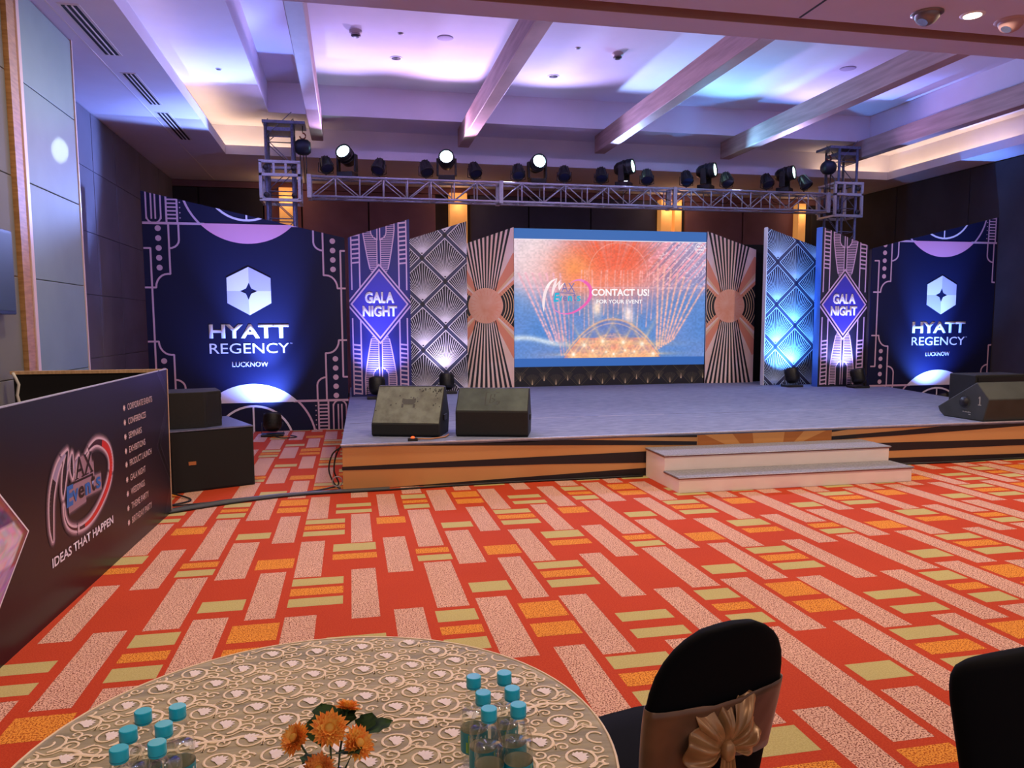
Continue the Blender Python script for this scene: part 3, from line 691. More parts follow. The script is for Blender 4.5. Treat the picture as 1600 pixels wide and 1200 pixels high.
def event_logo(parent, ox, oz, sx, sz, y, mats, halo=None):
    """mats: dark stroke, silver stroke, text dark, text blue, ring a, ring b. Base coordinates are the board's."""
    T = lambda p: (ox+(p[0]-.65)*sx, oz+(p[1]-.40)*sz)
    k = (abs(sx)+abs(sz))/2
    def cm(pts, n=6):
        out = []; P = [pts[0]]+list(pts)+[pts[-1]]
        for i in range(1, len(P)-2):
            for j in range(n):
                t = j/n; a, b, c_, d = P[i-1], P[i], P[i+1], P[i+2]
                out.append(tuple(.5*((2*b[m_])+(-a[m_]+c_[m_])*t+(2*a[m_]-5*b[m_]+4*c_[m_]-d[m_])*t*t+(-a[m_]+3*b[m_]-3*c_[m_]+d[m_])*t**3) for m_ in range(len(a))))
        out.append(pts[-1]); return out
    def stroke(A, pts, mi, lay, grow=0):
        P = cm(pts)
        for i in range(len(P)-1):
            p, q_ = P[i], P[i+1]; a, b = T(p), T(q_); L = math.hypot(b[0]-a[0], b[1]-a[1]) or 1e-6; nx, nz = -(b[1]-a[1])/L, (b[0]-a[0])/L
            wa, wb = (p[2]+grow)*k/2, (q_[2]+grow)*k/2; mm = mi(i/len(P)) if callable(mi) else mi
            A.poly([(a[0]+nx*wa, a[1]+nz*wa), (a[0]-nx*wa, a[1]-nz*wa), (b[0]-nx*wb, b[1]-nz*wb), (b[0]+nx*wb, b[1]+nz*wb)], mm, lay)
            if grow: A.disc(b, wb, mm, lay, 8)
    ms = [[(.680, .435, .004), (.672, .52, .040), (.690, .66, .052), (.745, .77, .05), (.83, .855, .035), (.955, .905, .008)],
          [(.955, .905, .01), (.90, .80, .05), (.862, .70, .035), (.850, .65, .006)], [(.850, .65, .004), (.91, .77, .014), (1.02, .878, .006)],
          [(1.02, .878, .01), (1.0, .80, .04), (1.006, .735, .006)], [(1.006, .735, .004), (1.05, .80, .02), (1.118, .846, .006)], [(1.118, .846, .006), (1.085, .77, .016), (1.07, .715, .016)]]
    ring = [(1.22, .828, .004), (1.32, .872, .018), (1.45, .885, .035), (1.60, .835, .055), (1.675, .75, .06), (1.66, .64, .055), (1.56, .54, .045), (1.38, .45, .035), (1.21, .408, .026), (1.04, .412, .018), (.92, .455, .012), (.865, .52, .008), (.855, .60, .003)]
    if halo:
        for hi, (gr, lay) in enumerate(((.085, .3), (.065, .6), (.048, .9), (.03, 1.2))):
            A = Art([], y)
            for m_ in ms: stroke(A, m_, 0, lay, gr)
            stroke(A, ring, 0, lay, gr)
            if hi < 3:
              for a, b in (((1.02, .72), (1.36, .72)), ((1.05, .78), (1.33, .79)), ((.90, .64), (1.48, .62)), ((.92, .59), (1.20, .60))): A.line([T(a), T(b)], (.06+gr)*k, 0, lay)
            A.build('printed_glow', [halo[hi]], parent)
    A = Art([], y)
    for i, m_ in enumerate(ms): stroke(A, m_, (lambda t: 1 if .55 < t < .9 else 0) if i == 0 else (1 if i in (2, 4) else 0), 2)
    stroke(A, ring, lambda t: 4 if .2 < t < .68 else 5, 2)
    A.line([T((.93, .704)), T((1.335, .694))], .014*k, 2, 2.2)
    for a, b in ((1.035, 1.095), (1.145, 1.21), (1.215, 1.265), (1.29, 1.345)): A.line([T((a, .714)), T((b, .714))], .008*k, 2, 2.2)     # serifs
    A.build('logo_strokes', mats, parent)
    bx = lambda a, b, c_, d: (T((a, 0))[0], T((b, 0))[0], T((0, c_))[1], T((0, d))[1])
    text('logo_lettering', 'AX', bx(1.05, 1.335, .714, .845), mats[2], parent, y-.0052, .0)
    text('logo_lettering', 'E', bx(.885, .985, .576, .70), mats[3], parent, y-.0052, .04, italic=.15)
    text('logo_lettering', 'v', bx(.985, 1.075, .585, .66), mats[3], parent, y-.0052, .02)
    text('logo_lettering', 'e', bx(1.08, 1.17, .585, .66), mats[2], parent, y-.0052, .02)
    text('logo_lettering', 'n', bx(1.185, 1.275, .585, .66), mats[3], parent, y-.0052, .04)
    text('logo_lettering', 't', bx(1.295, 1.36, .585, .70), mats[2], parent, y-.0052, .02)
    text('logo_lettering', 's', bx(1.375, 1.46, .585, .66), mats[3], parent, y-.0052, .02)
e_ = lambda n, c: emis('led_'+n, c)
event_logo(led, .54, 1.82, .92, 1.32, .003, [e_('pale', (250, 228, 232)), e_('silver', (255, 246, 246)), e_('lilac', (120, 116, 170)), e_('cyan', (0, 176, 214)), e_('magenta', (240, 96, 176)), e_('pink', (232, 130, 200))])
A = Art([], .004); A.arc((3.69, 3.09), .095, 0, 360, .012, 0, 1, 28); A.build('corner_emblem', [e_('emblem', (240, 220, 232))], led)
text('corner_caption', 'MAX', (3.63, 3.75, 3.10, 3.135), ew, led, 0, .02); text('corner_caption', 'Events', (3.61, 3.77, 3.045, 3.085), ew, led, 0, .02)
# plinth below the screen
pt_, W, pl = panel('screen_plinth', 'low black panel with gold fan pattern under the screen', 'plinth', 3.0, 6.83, .83, .83, 14.05, blackp, HS, .1)
A = Art(pl, .0118)
for k in range(-1, 6):
    for (xc, zo, r) in ((.345+.925*k, .49, .40), (.60+.925*k, .845, .40), (.82+.925*k, .50, .30)):
        pass
for k in range(-1, 10):
    xo = .345+.4625*k*1.0
    A.line([(xo, .47), (xo+.46, .93)], .014, 1, 1); A.line([(xo, .47), (xo-.46, .93)], .014, 1, 1)
    A.line([(xo+.04, .47), (xo+.50, .93)], .005, 0, 1); A.line([(xo-.04, .47), (xo-.50, .93)], .005, 0, 1)
    for a in np.linspace(-38, 38, 13):
        ar_ = math.radians(a); A.line([(xo+.23+math.sin(ar_)*.01, .565), (xo+.23+math.sin(ar_)*.17, .565+math.cos(ar_)*.17)], .0035, 0, 2)
        A.line([(xo+math.sin(ar_)*.01, .49), (xo+math.sin(ar_)*.20, .49+math.cos(ar_)*.20)], .0035, 0, 2)
    A.poly([(xo-.012, .49), (xo+.012, .49), (xo, .60)], 2, 3); A.poly([(xo+.218, .565), (xo+.242, .565), (xo+.23, .67)], 2, 3)
A.build('printed_design', [mat('print_dim_gold', (112, 98, 74), .5), mat('print_dim_band', (44, 44, 44), .5), mat('print_gold_glint', (226, 204, 160), .5)], pt_)

# ------------------------------------------------------------------ lighting truss, towers
TY, TZ0, TZ1, TX0, TX1, TD = 14.15, 3.885, 4.225, -.66, 9.53, .34
tr = thing('lighting_truss', 'long silver box truss spanning between the two towers above the stage', 'truss', (0, TY, 0))
for y in (0, TD):
    for z in (TZ0, TZ1):
        q = MB(); q.tube([(TX0, y, z), (TX1, y, z)], .022, 8); q.build('chord', alu, tr)
NB = 24; bw = (TX1-TX0-.10)/NB
q = MB(); q.tube([(0, 0, TZ0), (0, 0, TZ1)], .012, 6); vb = q.build('upright_brace', alu, tr)
q = MB(); q.tube([(0, 0, TZ0), (bw, 0, TZ1)], .011, 6); db = q.build('diagonal_brace', alu, tr)
q = MB(); q.tube([(0, 0, TZ1), (bw, TD, TZ1)], .009, 6); tb = q.build('lacing_brace', alu, tr)
for i in range(NB+1):
    for y in (0, TD):
        x = TX0+.05+i*bw
        if (i, y) == (0, 0): vb.location = (x, y, 0)
        else: dup(vb, (x, y, 0))
        if i < NB:
            o = db if (i, y) == (0, 0) else dup(db)
            if i % 2 == 0: o.location = (x, y, 0); o.rotation_euler = (0, 0, 0)
            else: o.location = (x+bw, y, 0); o.rotation_euler = (0, 0, PI)
    if i < NB:
        for z in (0, TZ0-TZ1):
            o = tb if (i == 0 and z == 0) else dup(tb)
            o.location = (x if i % 2 == 0 else x, 0 if i % 2 == 0 else TD, z); o.scale = (1, 1 if i % 2 == 0 else -1, 1)
for x in (TX0+.02, 2.78, 6.2, TX1-.02):
    q = MB()
    for y in (0, TD): q.box(x-.035, x+.035, y-.03, y+.03, TZ0-.03, TZ1+.03)
    for z in (TZ0, TZ1): q.box(x-.03, x+.03, 0, TD, z-.02, z+.02)
    q.build('joint_frame', alu, tr)
for i in range(5):
    x0 = 2.95+1.3*i+rng.random()*.5; q = MB()
    q.tube([(x0+.1*k, TD*.5, TZ1-.05-.18*math.sin(k/6*PI)-.02*math.sin(k*2)) for k in range(7)], .007, 5); q.build('cable', black, tr)

def tower(cx, w, label, side, zt=5.07):
    t = thing('truss_tower', label, 'tower', (cx, TY+.12, 0), 0, 'truss towers')
    h = w/2; d = .22
    q = MB(); q.tube([(0, 0, 0.0), (0, 0, zt)], .027, 8); ch = q.build('mast_chord', alud, t); ch.location = (-h, -d, 0)
    for x, y in ((h, -d), (-h, d), (h, d)): dup(ch, (x, y, 0))
    q = MB(); q.tube([(-h, 0, 0), (h, 0, .42)], .008, 5); dg = q.build('diagonal_brace', alud, t)
    q = MB(); q.tube([(-h, 0, 0), (h, 0, 0)], .010, 5); hz = q.build('cross_brace', alud, t)
    k = 0
    for z in np.arange(.25, zt-.2, .46):
        for y in (-d, d):
            if k == 0: dg.location = (0, y, z); hz.location = (0, y, z)
            else: dup(dg, (0, y, z), (0, 0, 0 if k % 4 < 2 else PI)); dup(hz, (0, y, z))
            k += 1
    q = MB()
    for z in np.arange(.25, zt-.2, .46):
        for x in (-h, h): q.tube([(x, -d, z), (x, d, z+.4)], .008, 5); q.tube([(x, -d, z), (x, d, z)], .009, 5)
    q.build('side_bracing', alud, t)
    s = side
    q = MB(); q.box(-h-.05 if s > 0 else -h-.22, h+.22 if s > 0 else h+.05, -d-.03, d+.03, zt, zt+.05); q.box(-h-.02, h+.02, -d, d, zt-.12, zt-.06); q.build('head_beam', alud, t)
    # sleeve block riding on the mast
    q = MB(); a = h+.10; e = d+.05; z0, z1 = 3.78, 4.42
    for x in (-a, a):
        for y in (-e, e): q.box(x-.025, x+.025, y-.025, y+.025, z0, z1)
    for z in (z0, z1-.22, z1):
        for y in (-e, e): q.box(-a-.025, a+.025, y-.025, y+.025, z-.025, z+.025)
        for x in (-a, a): q.box(x-.02, x+.02, -e, e, z-.02, z+.02)
    for x in (-.10, .10): q.box(x-.02, x+.02, -e-.02, -e+.02, z1-.22, z1)
    q.build('sleeve_block', alu, t, bevel=.003)
    for x in (-a+.09, a-.09):
        for z in (z0+.08, z1-.10): whl = MB(); whl.lathe([(0, -.02), (.045, -.02), (.045, .02), (0, .02)], 12, M=Matrix.Translation((x, -e-.01, z)) @ Matrix.Rotation(PI/2, 4, 'X')); whl.build('roller', steel, t)
    q = MB(); q.box(-.36, .36, -.45, .45, 0, .06); q.build('base_plate', steel, t)
    # chain hoist hanging from the head beam
    hx = cx+s*(h+.17)
    u = thing('chain_hoist', 'dark chain hoist hanging from the '+('left' if s > 0 else 'right')+' tower head', 'hoist', (hx, TY, 0), 0, 'chain hoists')
    q = MB(); q.tube([(0, 0, zt), (0, 0, zt-.12)], .008, 6); q.build('link', steel, u)
    q = MB(); q.tube([(.0+.05*math.sin(a_), 0, zt-.17+.05*math.cos(a_)) for a_ in np.linspace(0, 4.6, 10)], .013, 6); q.build('hook', mat('hook_red', (120, 50, 45), .5), u)
    q = MB(); q.lathe([(0, -.13), (.09, -.13), (.13, -.08), (.14, 0), (.13, .08), (.09, .13), (0, .13)], 20, M=Matrix.Translation((0, 0, zt-.36)) @ Matrix.Rotation(PI/2, 4, 'Y')); q.build('body', mat('hoist_blue_black', (44, 52, 72), .4, .4), u)
    q = MB(); q.tube([(-.05, 0, zt-.45), (-.05, 0, 3.9)], .010, 5); q.tube([(.05, 0, zt-.45), (.05, 0, 4.0)], .010, 5); q.tube([(.0, .04, zt-.45), (.02, .04, 4.1)], .008, 5); q.build('chain', steel, u)
tower(-1.115, .44, 'aluminium truss tower behind the left hotel backdrop', 1)
tower(9.86, .40, 'aluminium truss tower behind the right diamond panel', -1, 5.1)

lens_on = mat('lamp_lens_lit', (220, 255, 255), .3, emit=(205, 250, 255), es=22)
lens_side = mat('lamp_lens_dim', (200, 240, 240), .3, emit=(200, 250, 235), es=7.0)
headm = mat('moving_head_shell', (26, 30, 38), .35)
def moving_head(x, label, yawd, tilt, lens):
    t = thing('moving_head', label, 'stage light', (x, TY+.17, TZ1+.025), math.radians(yawd), 'moving heads on the truss')
    q = MB(); q.box(-.15, .15, -.13, .13, 0, .09); q.build('base', black, t, bevel=.01)
    for s_ in (-1, 1):
        q = MB(); q.prism([(-.06, .09), (.06, .09), (.05, .40), (-.05, .40)], 'x', s_*.165-.02, s_*.165+.02); q.build('yoke_arm', black, t, bevel=.01)
    Mx = Matrix.Translation((0, 0, .36)) @ Matrix.Rotation(math.radians(90-tilt), 4, 'X')
    q = MB(); q.lathe([(0, -.18), (.08, -.18), (.125, -.12), (.14, 0), (.145, .16), (.14, .19), (.118, .19), (.115, .17)], 28, M=Mx); hd_ = q.build('head', headm, t)
    q = MB(); q.lathe([(0, .176), (.112, .172)], 28, M=Mx); q.build('lens', lens, hd_)
    q = MB(); q.lathe([(.14, .0), (.150, .005), (.150, .02), (.141, .025)], 28, M=Mx); q.lathe([(.141, .08), (.150, .085), (.150, .10), (.143, .105)], 28, M=Mx); q.build('cooling_rib', steel, hd_)
# barrel axis after the rotation points to -y and up
for i, (x, yd, tl, ln, lb) in enumerate(((.02, -24, 22, lens_on, 'lit moving head nearest the left tower'), (1.80, -8, 14, lens_on, 'lit moving head second from the left, above the fan panel'),
        (3.50, 2, 10, lens_on, 'lit moving head above the left end of the screen'), (5.22, 50, 6, lens_side, 'moving head turned right above the screen middle'),
        (6.92, 46, 4, lens_side, 'grey-topped moving head turned right above the right end of screen'), (8.63, 42, 6, lens_side, 'moving head turned right nearest the right tower'))):
    moving_head(x, lb, yd, tl, ln)

parm = mat('par_can_shell', (58, 60, 64), .35, .5, noise=.3, nscale=20)
lensd = mat('par_lens', (40, 52, 90), .3, .1)
def make_par(label, group):
    t = thing('par_light', label, 'stage light', (0, 0, 0), 0, group)
    Mx = Matrix.Translation((0, 0, .22)) @ Matrix.Rotation(math.radians(146), 4, 'X')
    prof = [(0, -.13), (.05, -.13), (.075, -.10), (.095, -.03), (.11, .06), (.118, .12), (.118, .135), (.10, .135), (.098, .12)]
    q = MB(); q.lathe(prof, 20, M=Mx); sh_ = q.build('shell', parm, t)
    q = MB()
    for k in range(10):
        a = 2*PI*k/10; q.add([Mx @ Vector((r*math.cos(a+da), r*math.sin(a+da), z)) for r, z in ((.07, -.11), (.122, .11)) for da in (-.06, .06)]+[Mx @ Vector(((r+.014)*math.cos(a), (r+.014)*math.sin(a), z)) for r, z in ((.075, -.11), (.118, .11))],
            [(0, 1, 4), (0, 4, 5, 2), (1, 3, 5, 4), (2, 5, 3)], 0)
    q.build('fin', steel, sh_)
    q = MB(); q.lathe([(0, .118), (.098, .12)], 20, M=Mx); q.build('lens', lensd, sh_)
    q = MB(); q.tube([(-.13, 0, .22), (-.135, 0, .06), (0, 0, .03), (.135, 0, .06), (.13, 0, .22)], .009, 6); q.tube([(0, 0, .03), (0, 0, 0)], .012, 6); q.build('yoke', steel, t)
    return t
plab = ('par light left of the first lit moving head', 'par light right of the first lit moving head', 'par light left of the second lit moving head', 'par light right of the second lit moving head',
        'par light left of the third lit moving head', 'silvery par light right of the third lit moving head', 'par light left of the fourth moving head', 'par light right of the fourth moving head',
        'par light left of the fifth moving head', 'par light right of the fifth moving head', 'par light left of the sixth moving head', 'par light next to the right tower on the truss')
PARX = (-.35, .58, 1.41, 2.30, 3.12, 4.01, 4.74, 5.66, 6.475, 7.32, 8.19, 9.02)
p0 = make_par(plab[0], 'par lights on the truss')
for i, x in enumerate(PARX):
    o = p0 if i == 0 else dup(p0, label=plab[i])
    o.location = (x, TY+.10, TZ1+.03); o.rotation_euler = (0, 0, rng.uniform(-.5, .5))

# floor uplights
def uplight(x, y, z, label, tgt, e, color, ang=55):
    t = thing('uplight', label, 'stage light', (x, y, z), 0, 'uplights washing the backdrops')
    q = MB(); q.box(-.16, .16, -.12, .12, 0, .035); q.build('base', black, t, bevel=.006)
    Mx = Matrix.Translation((0, 0, .20)) @ Matrix.Rotation(math.radians(-22), 4, 'X')
    q = MB(); q.lathe([(0, -.12), (.09, -.12), (.12, -.08), (.125, .10), (.128, .13), (.108, .13), (.105, .115)], 22, M=Mx); sh_ = q.build('shell', black, t)
    q = MB()
    for k in range(9): q.lathe([(.122, -.06+.018*k), (.132, -.056+.018*k), (.122, -.052+.018*k)], 22, M=Mx)
    q.build('cooling_rib', black, sh_)
    q = MB(); q.lathe([(0, .112), (.105, .114)], 22, M=Mx); q.build('lens', mat('uplight_lens', (80, 120, 220), .2, emit=(90, 140, 255), es=2.5), sh_)
    q = MB(); q.tube([(-.15, 0, .20), (-.155, 0, .03), (.155, 0, .03), (.15, 0, .20)], .010, 6); q.build('yoke', steel, t)
    light('uplight_beam', 'SPOT', (x, y+.06, z+.35), e, color, tgt, spot_size=math.radians(ang), spot_blend=1, shadow_soft_size=.05)
uplight(-1.16, 11.78, 0, 'black uplight on the carpet before the left hotel backdrop', (-1.36, 12.3, 1.0), 330, (.14, .26, 1), 104)
light('uplight_core', 'SPOT', (-1.16, 11.84, .36), 1350, (.20, .32, 1), (-1.36, 12.3, 2.3), spot_size=math.radians(50), spot_blend=1, shadow_soft_size=.05)
uplight(.40, 12.38, HS, 'black uplight behind the left stage monitor, before diamond panel', (.48, 12.8, 1.3), 110, (.20, .24, 1), 110)
light('uplight_core', 'SPOT', (.40, 12.44, HS+.36), 210, (.22, .26, 1), (.5, 12.8, 2.9), spot_size=math.radians(56), spot_blend=1, shadow_soft_size=.05)
uplight(1.60, 13.05, HS, 'black uplight behind stage monitors before the silver fan panel', (1.55, 13.5, 1.5), 48, (.74, .64, 1), 110)
uplight(8.02, 12.85, HS, 'black uplight before the blue fan panel on right', (8.10, 13.3, 1.2), 330, (.10, .36, 1), 110)
light('uplight_core', 'SPOT', (8.02, 12.91, HS+.36), 500, (.10, .38, 1), (8.1, 13.3, 2.7), spot_size=math.radians(60), spot_blend=1, shadow_soft_size=.05)
uplight(9.05, 12.36, HS, 'black uplight before the dark diamond panel on right', (8.92, 12.7, 1.3), 170, (.26, .30, 1), 110)
light('uplight_core', 'SPOT', (9.05, 12.42, HS+.36), 200, (.24, .28, 1), (8.92, 12.7, 2.7), spot_size=math.radians(56), spot_blend=1, shadow_soft_size=.05)
uplight(10.62, 12.05, 0, 'black uplight on the floor before right hotel backdrop, hidden by stage', (10.75, 12.62, 1.2), 330, (.12, .28, 1), 100)
light('uplight_core', 'SPOT', (10.62, 12.11, .36), 1350, (.14, .32, 1), (10.78, 12.62, 2.6), spot_size=math.radians(48), spot_blend=1, shadow_soft_size=.05)

# ------------------------------------------------------------------ stage monitors
mon = mat('monitor_grey_worn', (116, 124, 110), .55, rgb2=(84, 86, 74), nscale=9, detail=8, ramp=(.3, .62), bump=.1)
mon2 = mat('monitor_grey_green', (80, 92, 80), .5, rgb2=(62, 72, 62), nscale=5, detail=5)
mon3 = mat('monitor_dark_green', (52, 58, 54), .55, rgb2=(44, 50, 46), nscale=6)
def wedge(x, y, rz, W, D0, h0, h1, d1, label, top, marks):
    t = thing('stage_monitor', label, 'speaker', (x, y, HS), rz)
    # profile in y,z: front bottom, front top (black), slope up to back top, back
    q = MB(); q.prism([(0, 0), (D0, 0), (D0+.06, .2), (d1+.05, h1), (d1, h1), (-.03, h0), (-.03, .02)], 'x', 0, W); q.build('cabinet', blackm, t, bevel=.012)
    def P(u, v, o=.004):    # point on sloping face
        a = Vector((0, -.03, h0)); b = Vector((0, d1, h1)); n = Vector((0, -(h1-h0), d1+.03)).normalized()
        p = a.lerp(b, v); return (u*W, p.y+n.y*o, p.z+n.z*o)
    q = MB(); q.add([P(.015, .03), P(.985, .03), P(.985, .97), P(.015, .97), P(.015, .03, -.01), P(.985, .03, -.01), P(.985, .97, -.01), P(.015, .97, -.01)], [(0, 1, 2, 3), (4, 5, 1, 0), (5, 6, 2, 1), (6, 7, 3, 2), (7, 4, 0, 3)]); q.build('sloping_face', top, t)
    def on(polys, m, name):
        q = MB()
        for pl_ in polys: q.add([P(a, b, .0065) for a, b in pl_], [tuple(range(len(pl_)))])
        q.build(name, m, t)
    marks(on)
    q = MB()
    for s_ in (-.012, W+.0): q.box(s_, s_+.012, D0*.4, D0*.4+.14, .16, .22)
    q.build('handle', black, t)
    return t
def marks1(on):
    on([[(.40, .56), (.44, .50), (.56, .50), (.60, .56), (.60, .66), (.54, .64), (.46, .64), (.40, .66)], [(.40, .42), (.43, .42), (.43, .52), (.40, .52)], [(.57, .42), (.60, .42), (.60, .52), (.57, .52)]], black, 'painted_mark')
    r = random.Random(3); ps = []
    for k in range(46):
        u = .97-abs(r.gauss(0, .16)) if k < 30 else r.random(); v = .93-abs(r.gauss(0, .08)) if k < 30 else .3+r.random()*.6; s_ = .004+r.random()*.008
        u = min(max(u, .03), .96); v = min(v, .95); ps.append([(u-s_, v-s_), (u+s_, v-s_*2), (u+s_*1.4, v+s_), (u, v+s_*2)])
    on(ps, black, 'paint_chip')
def marks2(on):
    m = mat('scratch_grey', (58, 60, 50), .6)
    def ln(pts, w=.006): return [[(a[0]-w, a[1]-w), (b[0]-w, b[1]-w), (b[0]+w, b[1]+w), (a[0]+w, a[1]+w)] for a, b in zip(pts[:-1], pts[1:])]
    on(ln([(.44, .78), (.40, .78), (.40, .25), (.44, .25)])+ln([(.58, .78), (.54, .78)])+ln([(.47, .70), (.52, .72), (.52, .6), (.48, .55), (.53, .48), (.5, .36), (.46, .36), (.47, .70)])+ln([(.55, .4), (.60, .4), (.575, .28), (.56, .3)]), m, 'painted_mark')
wedge(.205, 8.24, math.radians(-19), .74, .42, .135, .52, .27, 'worn grey-topped floor monitor with black mark at stage left corner', mon, marks1)
wedge(1.075, 8.02, math.radians(-17), .77, .42, .27, .50, .22, 'green-grey floor monitor beside the worn one', mon2, marks2)
# side-on wedge at right
t = thing('stage_monitor', 'dark green-black floor monitor seen side-on at the stage right corner', 'speaker', (7.37, 0, 0), 0)
prof = [(8.47, .575), (8.44, .515), (8.36, HS), (7.74, HS+.002), (7.66, .73), (7.86, .925)]
q = MB(); q.prism(prof, 'x', 0, .95); q.build('cabinet', mon3, t, bevel=.012)
q = MB(); q.lathe([(.085, 0), (.085, -.006), (.06, -.006), (.055, .03), (0, .03)], 20, M=Matrix.Translation((-.002, 8.03, .672)) @ Matrix.Rotation(PI/2, 4, 'Y') @ Matrix.Rotation(PI, 4, 'X')); q.build('handle_cup', black, t)
mw = mat('chalk_white', (170, 170, 160), .6)
q = MB(); q.box(-.004, 0, 7.792, 7.804, .655, .75); q.box(-.004, 0, 7.776, 7.822, .648, .658)
q.add([(-.004, 7.792, .75), (-.004, 7.812, .728), (-.004, 7.818, .738), (-.004, 7.798, .76)], [(0, 1, 2, 3)]); q.build('painted_number', mw, t)
q = MB()
for k in range(6): q.box(-.004, 0, 7.93+.022*k, 7.942+.022*k, .545, .552+.006*(k % 2))
q.box(-.004, 0, 7.93, 7.96, .52, .528); q.build('connector_print', mw, t)
t = thing('stage_monitor', 'black cabinet behind the side-on monitor at right edge', 'speaker', (7.95, 8.5, HS), 0)
q = MB(); q.box(0, .8, 0, .45, 0, .50); q.build('cabinet', blackm, t, bevel=.012); q = MB(); q.box(.03, .77, -.012, 0, .03, .47); q.build('grille', black, t)
# red glowing indicator and cable on stage edge
q = MB(); q.tube([(.62, 7.86, HS+.01), (.7, 7.8, HS+.02), (.78, 7.82, HS+.012), (.95, 7.95, HS+.01), (1.0, 8.05, HS+.02)], .008, 6); tag(q.build('cable', mat('cable_copper', (180, 120, 70), .5)), 'thin copper-coloured cable by the worn floor monitor', 'cable')
t = thing('cable_plug', 'small red-lit plug on the stage edge before the worn monitor', 'plug', (.60, 7.80, HS))
q = MB(); q.box(-.05, .05, -.02, .02, 0, .03); q.build('body', black, t, bevel=.004); q = MB(); q.lathe([(0, .05), (.018, .045), (.02, .03)], 10); q.build('indicator', mat('red_led', (230, 70, 30), .4, emit=(240, 80, 30), es=2), t)

# ------------------------------------------------------------------ subwoofer and top cabinet at left
t = thing('subwoofer', 'large black subwoofer cabinet on the carpet left of the stage', 'speaker', (-1.745, 7.885, 0), math.atan2(.32, .75))
q = MB(); q.box(0, .81, 0, .98, 0, .615); q.build('cabinet', blackm, t, bevel=.008)
q = MB(); q.box(.02, .79, -.008, 0, .02, .595); q.build('grille', mat('grille_black', (15, 14, 14), .8), t)
q = MB(); q.box(-.001, .811, -.010, .002, .608, .618); q.build('edge_lip', alud, t)
q = MB(); q.box(.17, .24, -.012, -.008, .27, .305); q.build('badge', mat('badge_orange', (180, 110, 60), .4), t)
q = MB(); q.box(0.005, .805, .005, .975, .615, .62); q.build('top_panel', mat('sub_top_grey', (86, 90, 118), .35), t)  # paler blue-grey top on the black cabinet
t = thing('speaker_cabinet', 'black trapezoid speaker cabinet standing on the large subwoofer', 'speaker', (-1.76, 8.02, .62), math.atan2(.22, .75))
q = MB(); q.prism([(0, 0), (.32, -.015), (.50, .10), (.50, .5), (.0, .5)], 'z', 0, .36); q.build('cabinet', blackm, t, bevel=.006)
q = MB()
for k in range(4): q.box(.505, .51, .16, .30, .06+.075*k, .10+.075*k)
q.add([(.345, .0, .03), (.48, .085, .03), (.48, .085, .33), (.345, .0, .33)], [(0, 1, 2, 3)]); q.build('side_grille', black, t)

# ------------------------------------------------------------------ sound desk enclosure with printed board
A0 = Vector((-1.693, 3.99, 0)); dv = Vector((-1.585+1.693, 7.138-3.99, 0)).normalized()
bt = thing('desk_enclosure', 'black printed boarding round the sound desk, with events logo', 'enclosure', A0, math.atan2(dv.y, dv.x))
boardm = mat('print_board_black', (24, 19, 26), .34, rgb2=(30, 22, 26), nscale=1.0, spec=.35)
q = MB(); q.prism([(-1.6, 0), (3.15, 0), (3.215, 1.259), (-1.6, 1.236)], 'y', 0, .018); q.build('printed_board', boardm, bt)
railm = mat('raw_timber_rail', (206, 170, 128), .6, rgb2=(184, 146, 104), nscale=10, stretch=(6, 1, 1))
q = MB(); q.prism([(3.15, 0), (3.172, 0), (3.237, 1.262), (3.215, 1.262)], 'y', -.002, .05); q.build('end_trim', railm, bt)
q = MB(); q.prism([(-1.6, 1.236), (3.215, 1.259), (3.215, 1.266), (-1.6, 1.243)], 'y', -.001, .016); q.build('edge_strip', alu, bt)
q = MB()
for x in (-.8, .4, 1.6, 2.8): q.box(x, x+.04, .018, .06, 0, 1.2)
q.box(-1.6, 3.1, .018, .06, 0, .04); q.build('batten', wood, bt)
bk = thing('cloth_screen', 'black cloth-faced screen with timber top rail behind the printed board', 'screen', (-2.80, 7.215, 0))
q = MB(); q.box(0, 1.15, 0, .02, 0, 1.235); q.build('cloth_face', mat('partition_black', (14, 13, 15), .95), bk)
q = MB(); q.box(-.02, 1.17, -.015, .035, 1.235, 1.262); q.build('top_rail', railm, bk)
q = MB(); q.tube([(.005, -.02, 1.25), (.03, -.03, 1.2), (.045, -.02, 1.15), (.03, -.025, 1.06), (.05, -.02, .95), (.04, -.02, .85)], .012, 6); q.build('tie_ribbon', mat('ribbon_white', (200, 196, 190), .8), bk)
lcream = mat('board_text_cream', (226, 196, 186), .5); lsil = mat('board_text_silver', (236, 230, 236), .5)
text('slogan', 'IDEAS THAT HAPPEN', (.652, 1.662, .287, .343), lsil, bt, -.003, .02)
rows = (('CORPORATE EVENTS', 1.048, 2.72), ('CONFERENCES', .942, 2.53), ('SEMINARS', .837, 2.40), ('EXHIBITIONS', .732, 2.48), ('PRODUCT LAUNCH', .633, 2.63), ('GALA NIGHT', .522, 2.45), ('WEDDINGS', .418, 2.41), ('THEME PARTY', .311, 2.50), ('BIRTHDAY PARTY', .205, 2.57))
A = Art([], 0)
for i, (s_, z, u1) in enumerate(rows):
    text('service_line', s_, (2.095-.004*i, u1, z-.024, z+.024), lcream, bt, -.003, .0)
    for k in range(4):
        a = PI*k/4; c_ = (2.02-.004*i, z); A.line([(c_[0]-.026*math.cos(a), c_[1]-.022*math.sin(a)), (c_[0]+.026*math.cos(a), c_[1]+.022*math.sin(a))], .009, 0, 2)
A.build('bullet', [lcream], bt)
hal = [mat('halo_%d' % i, c_, .5) for i, c_ in enumerate(((60, 44, 48), (104, 80, 86), (160, 128, 138), (216, 190, 198)))]
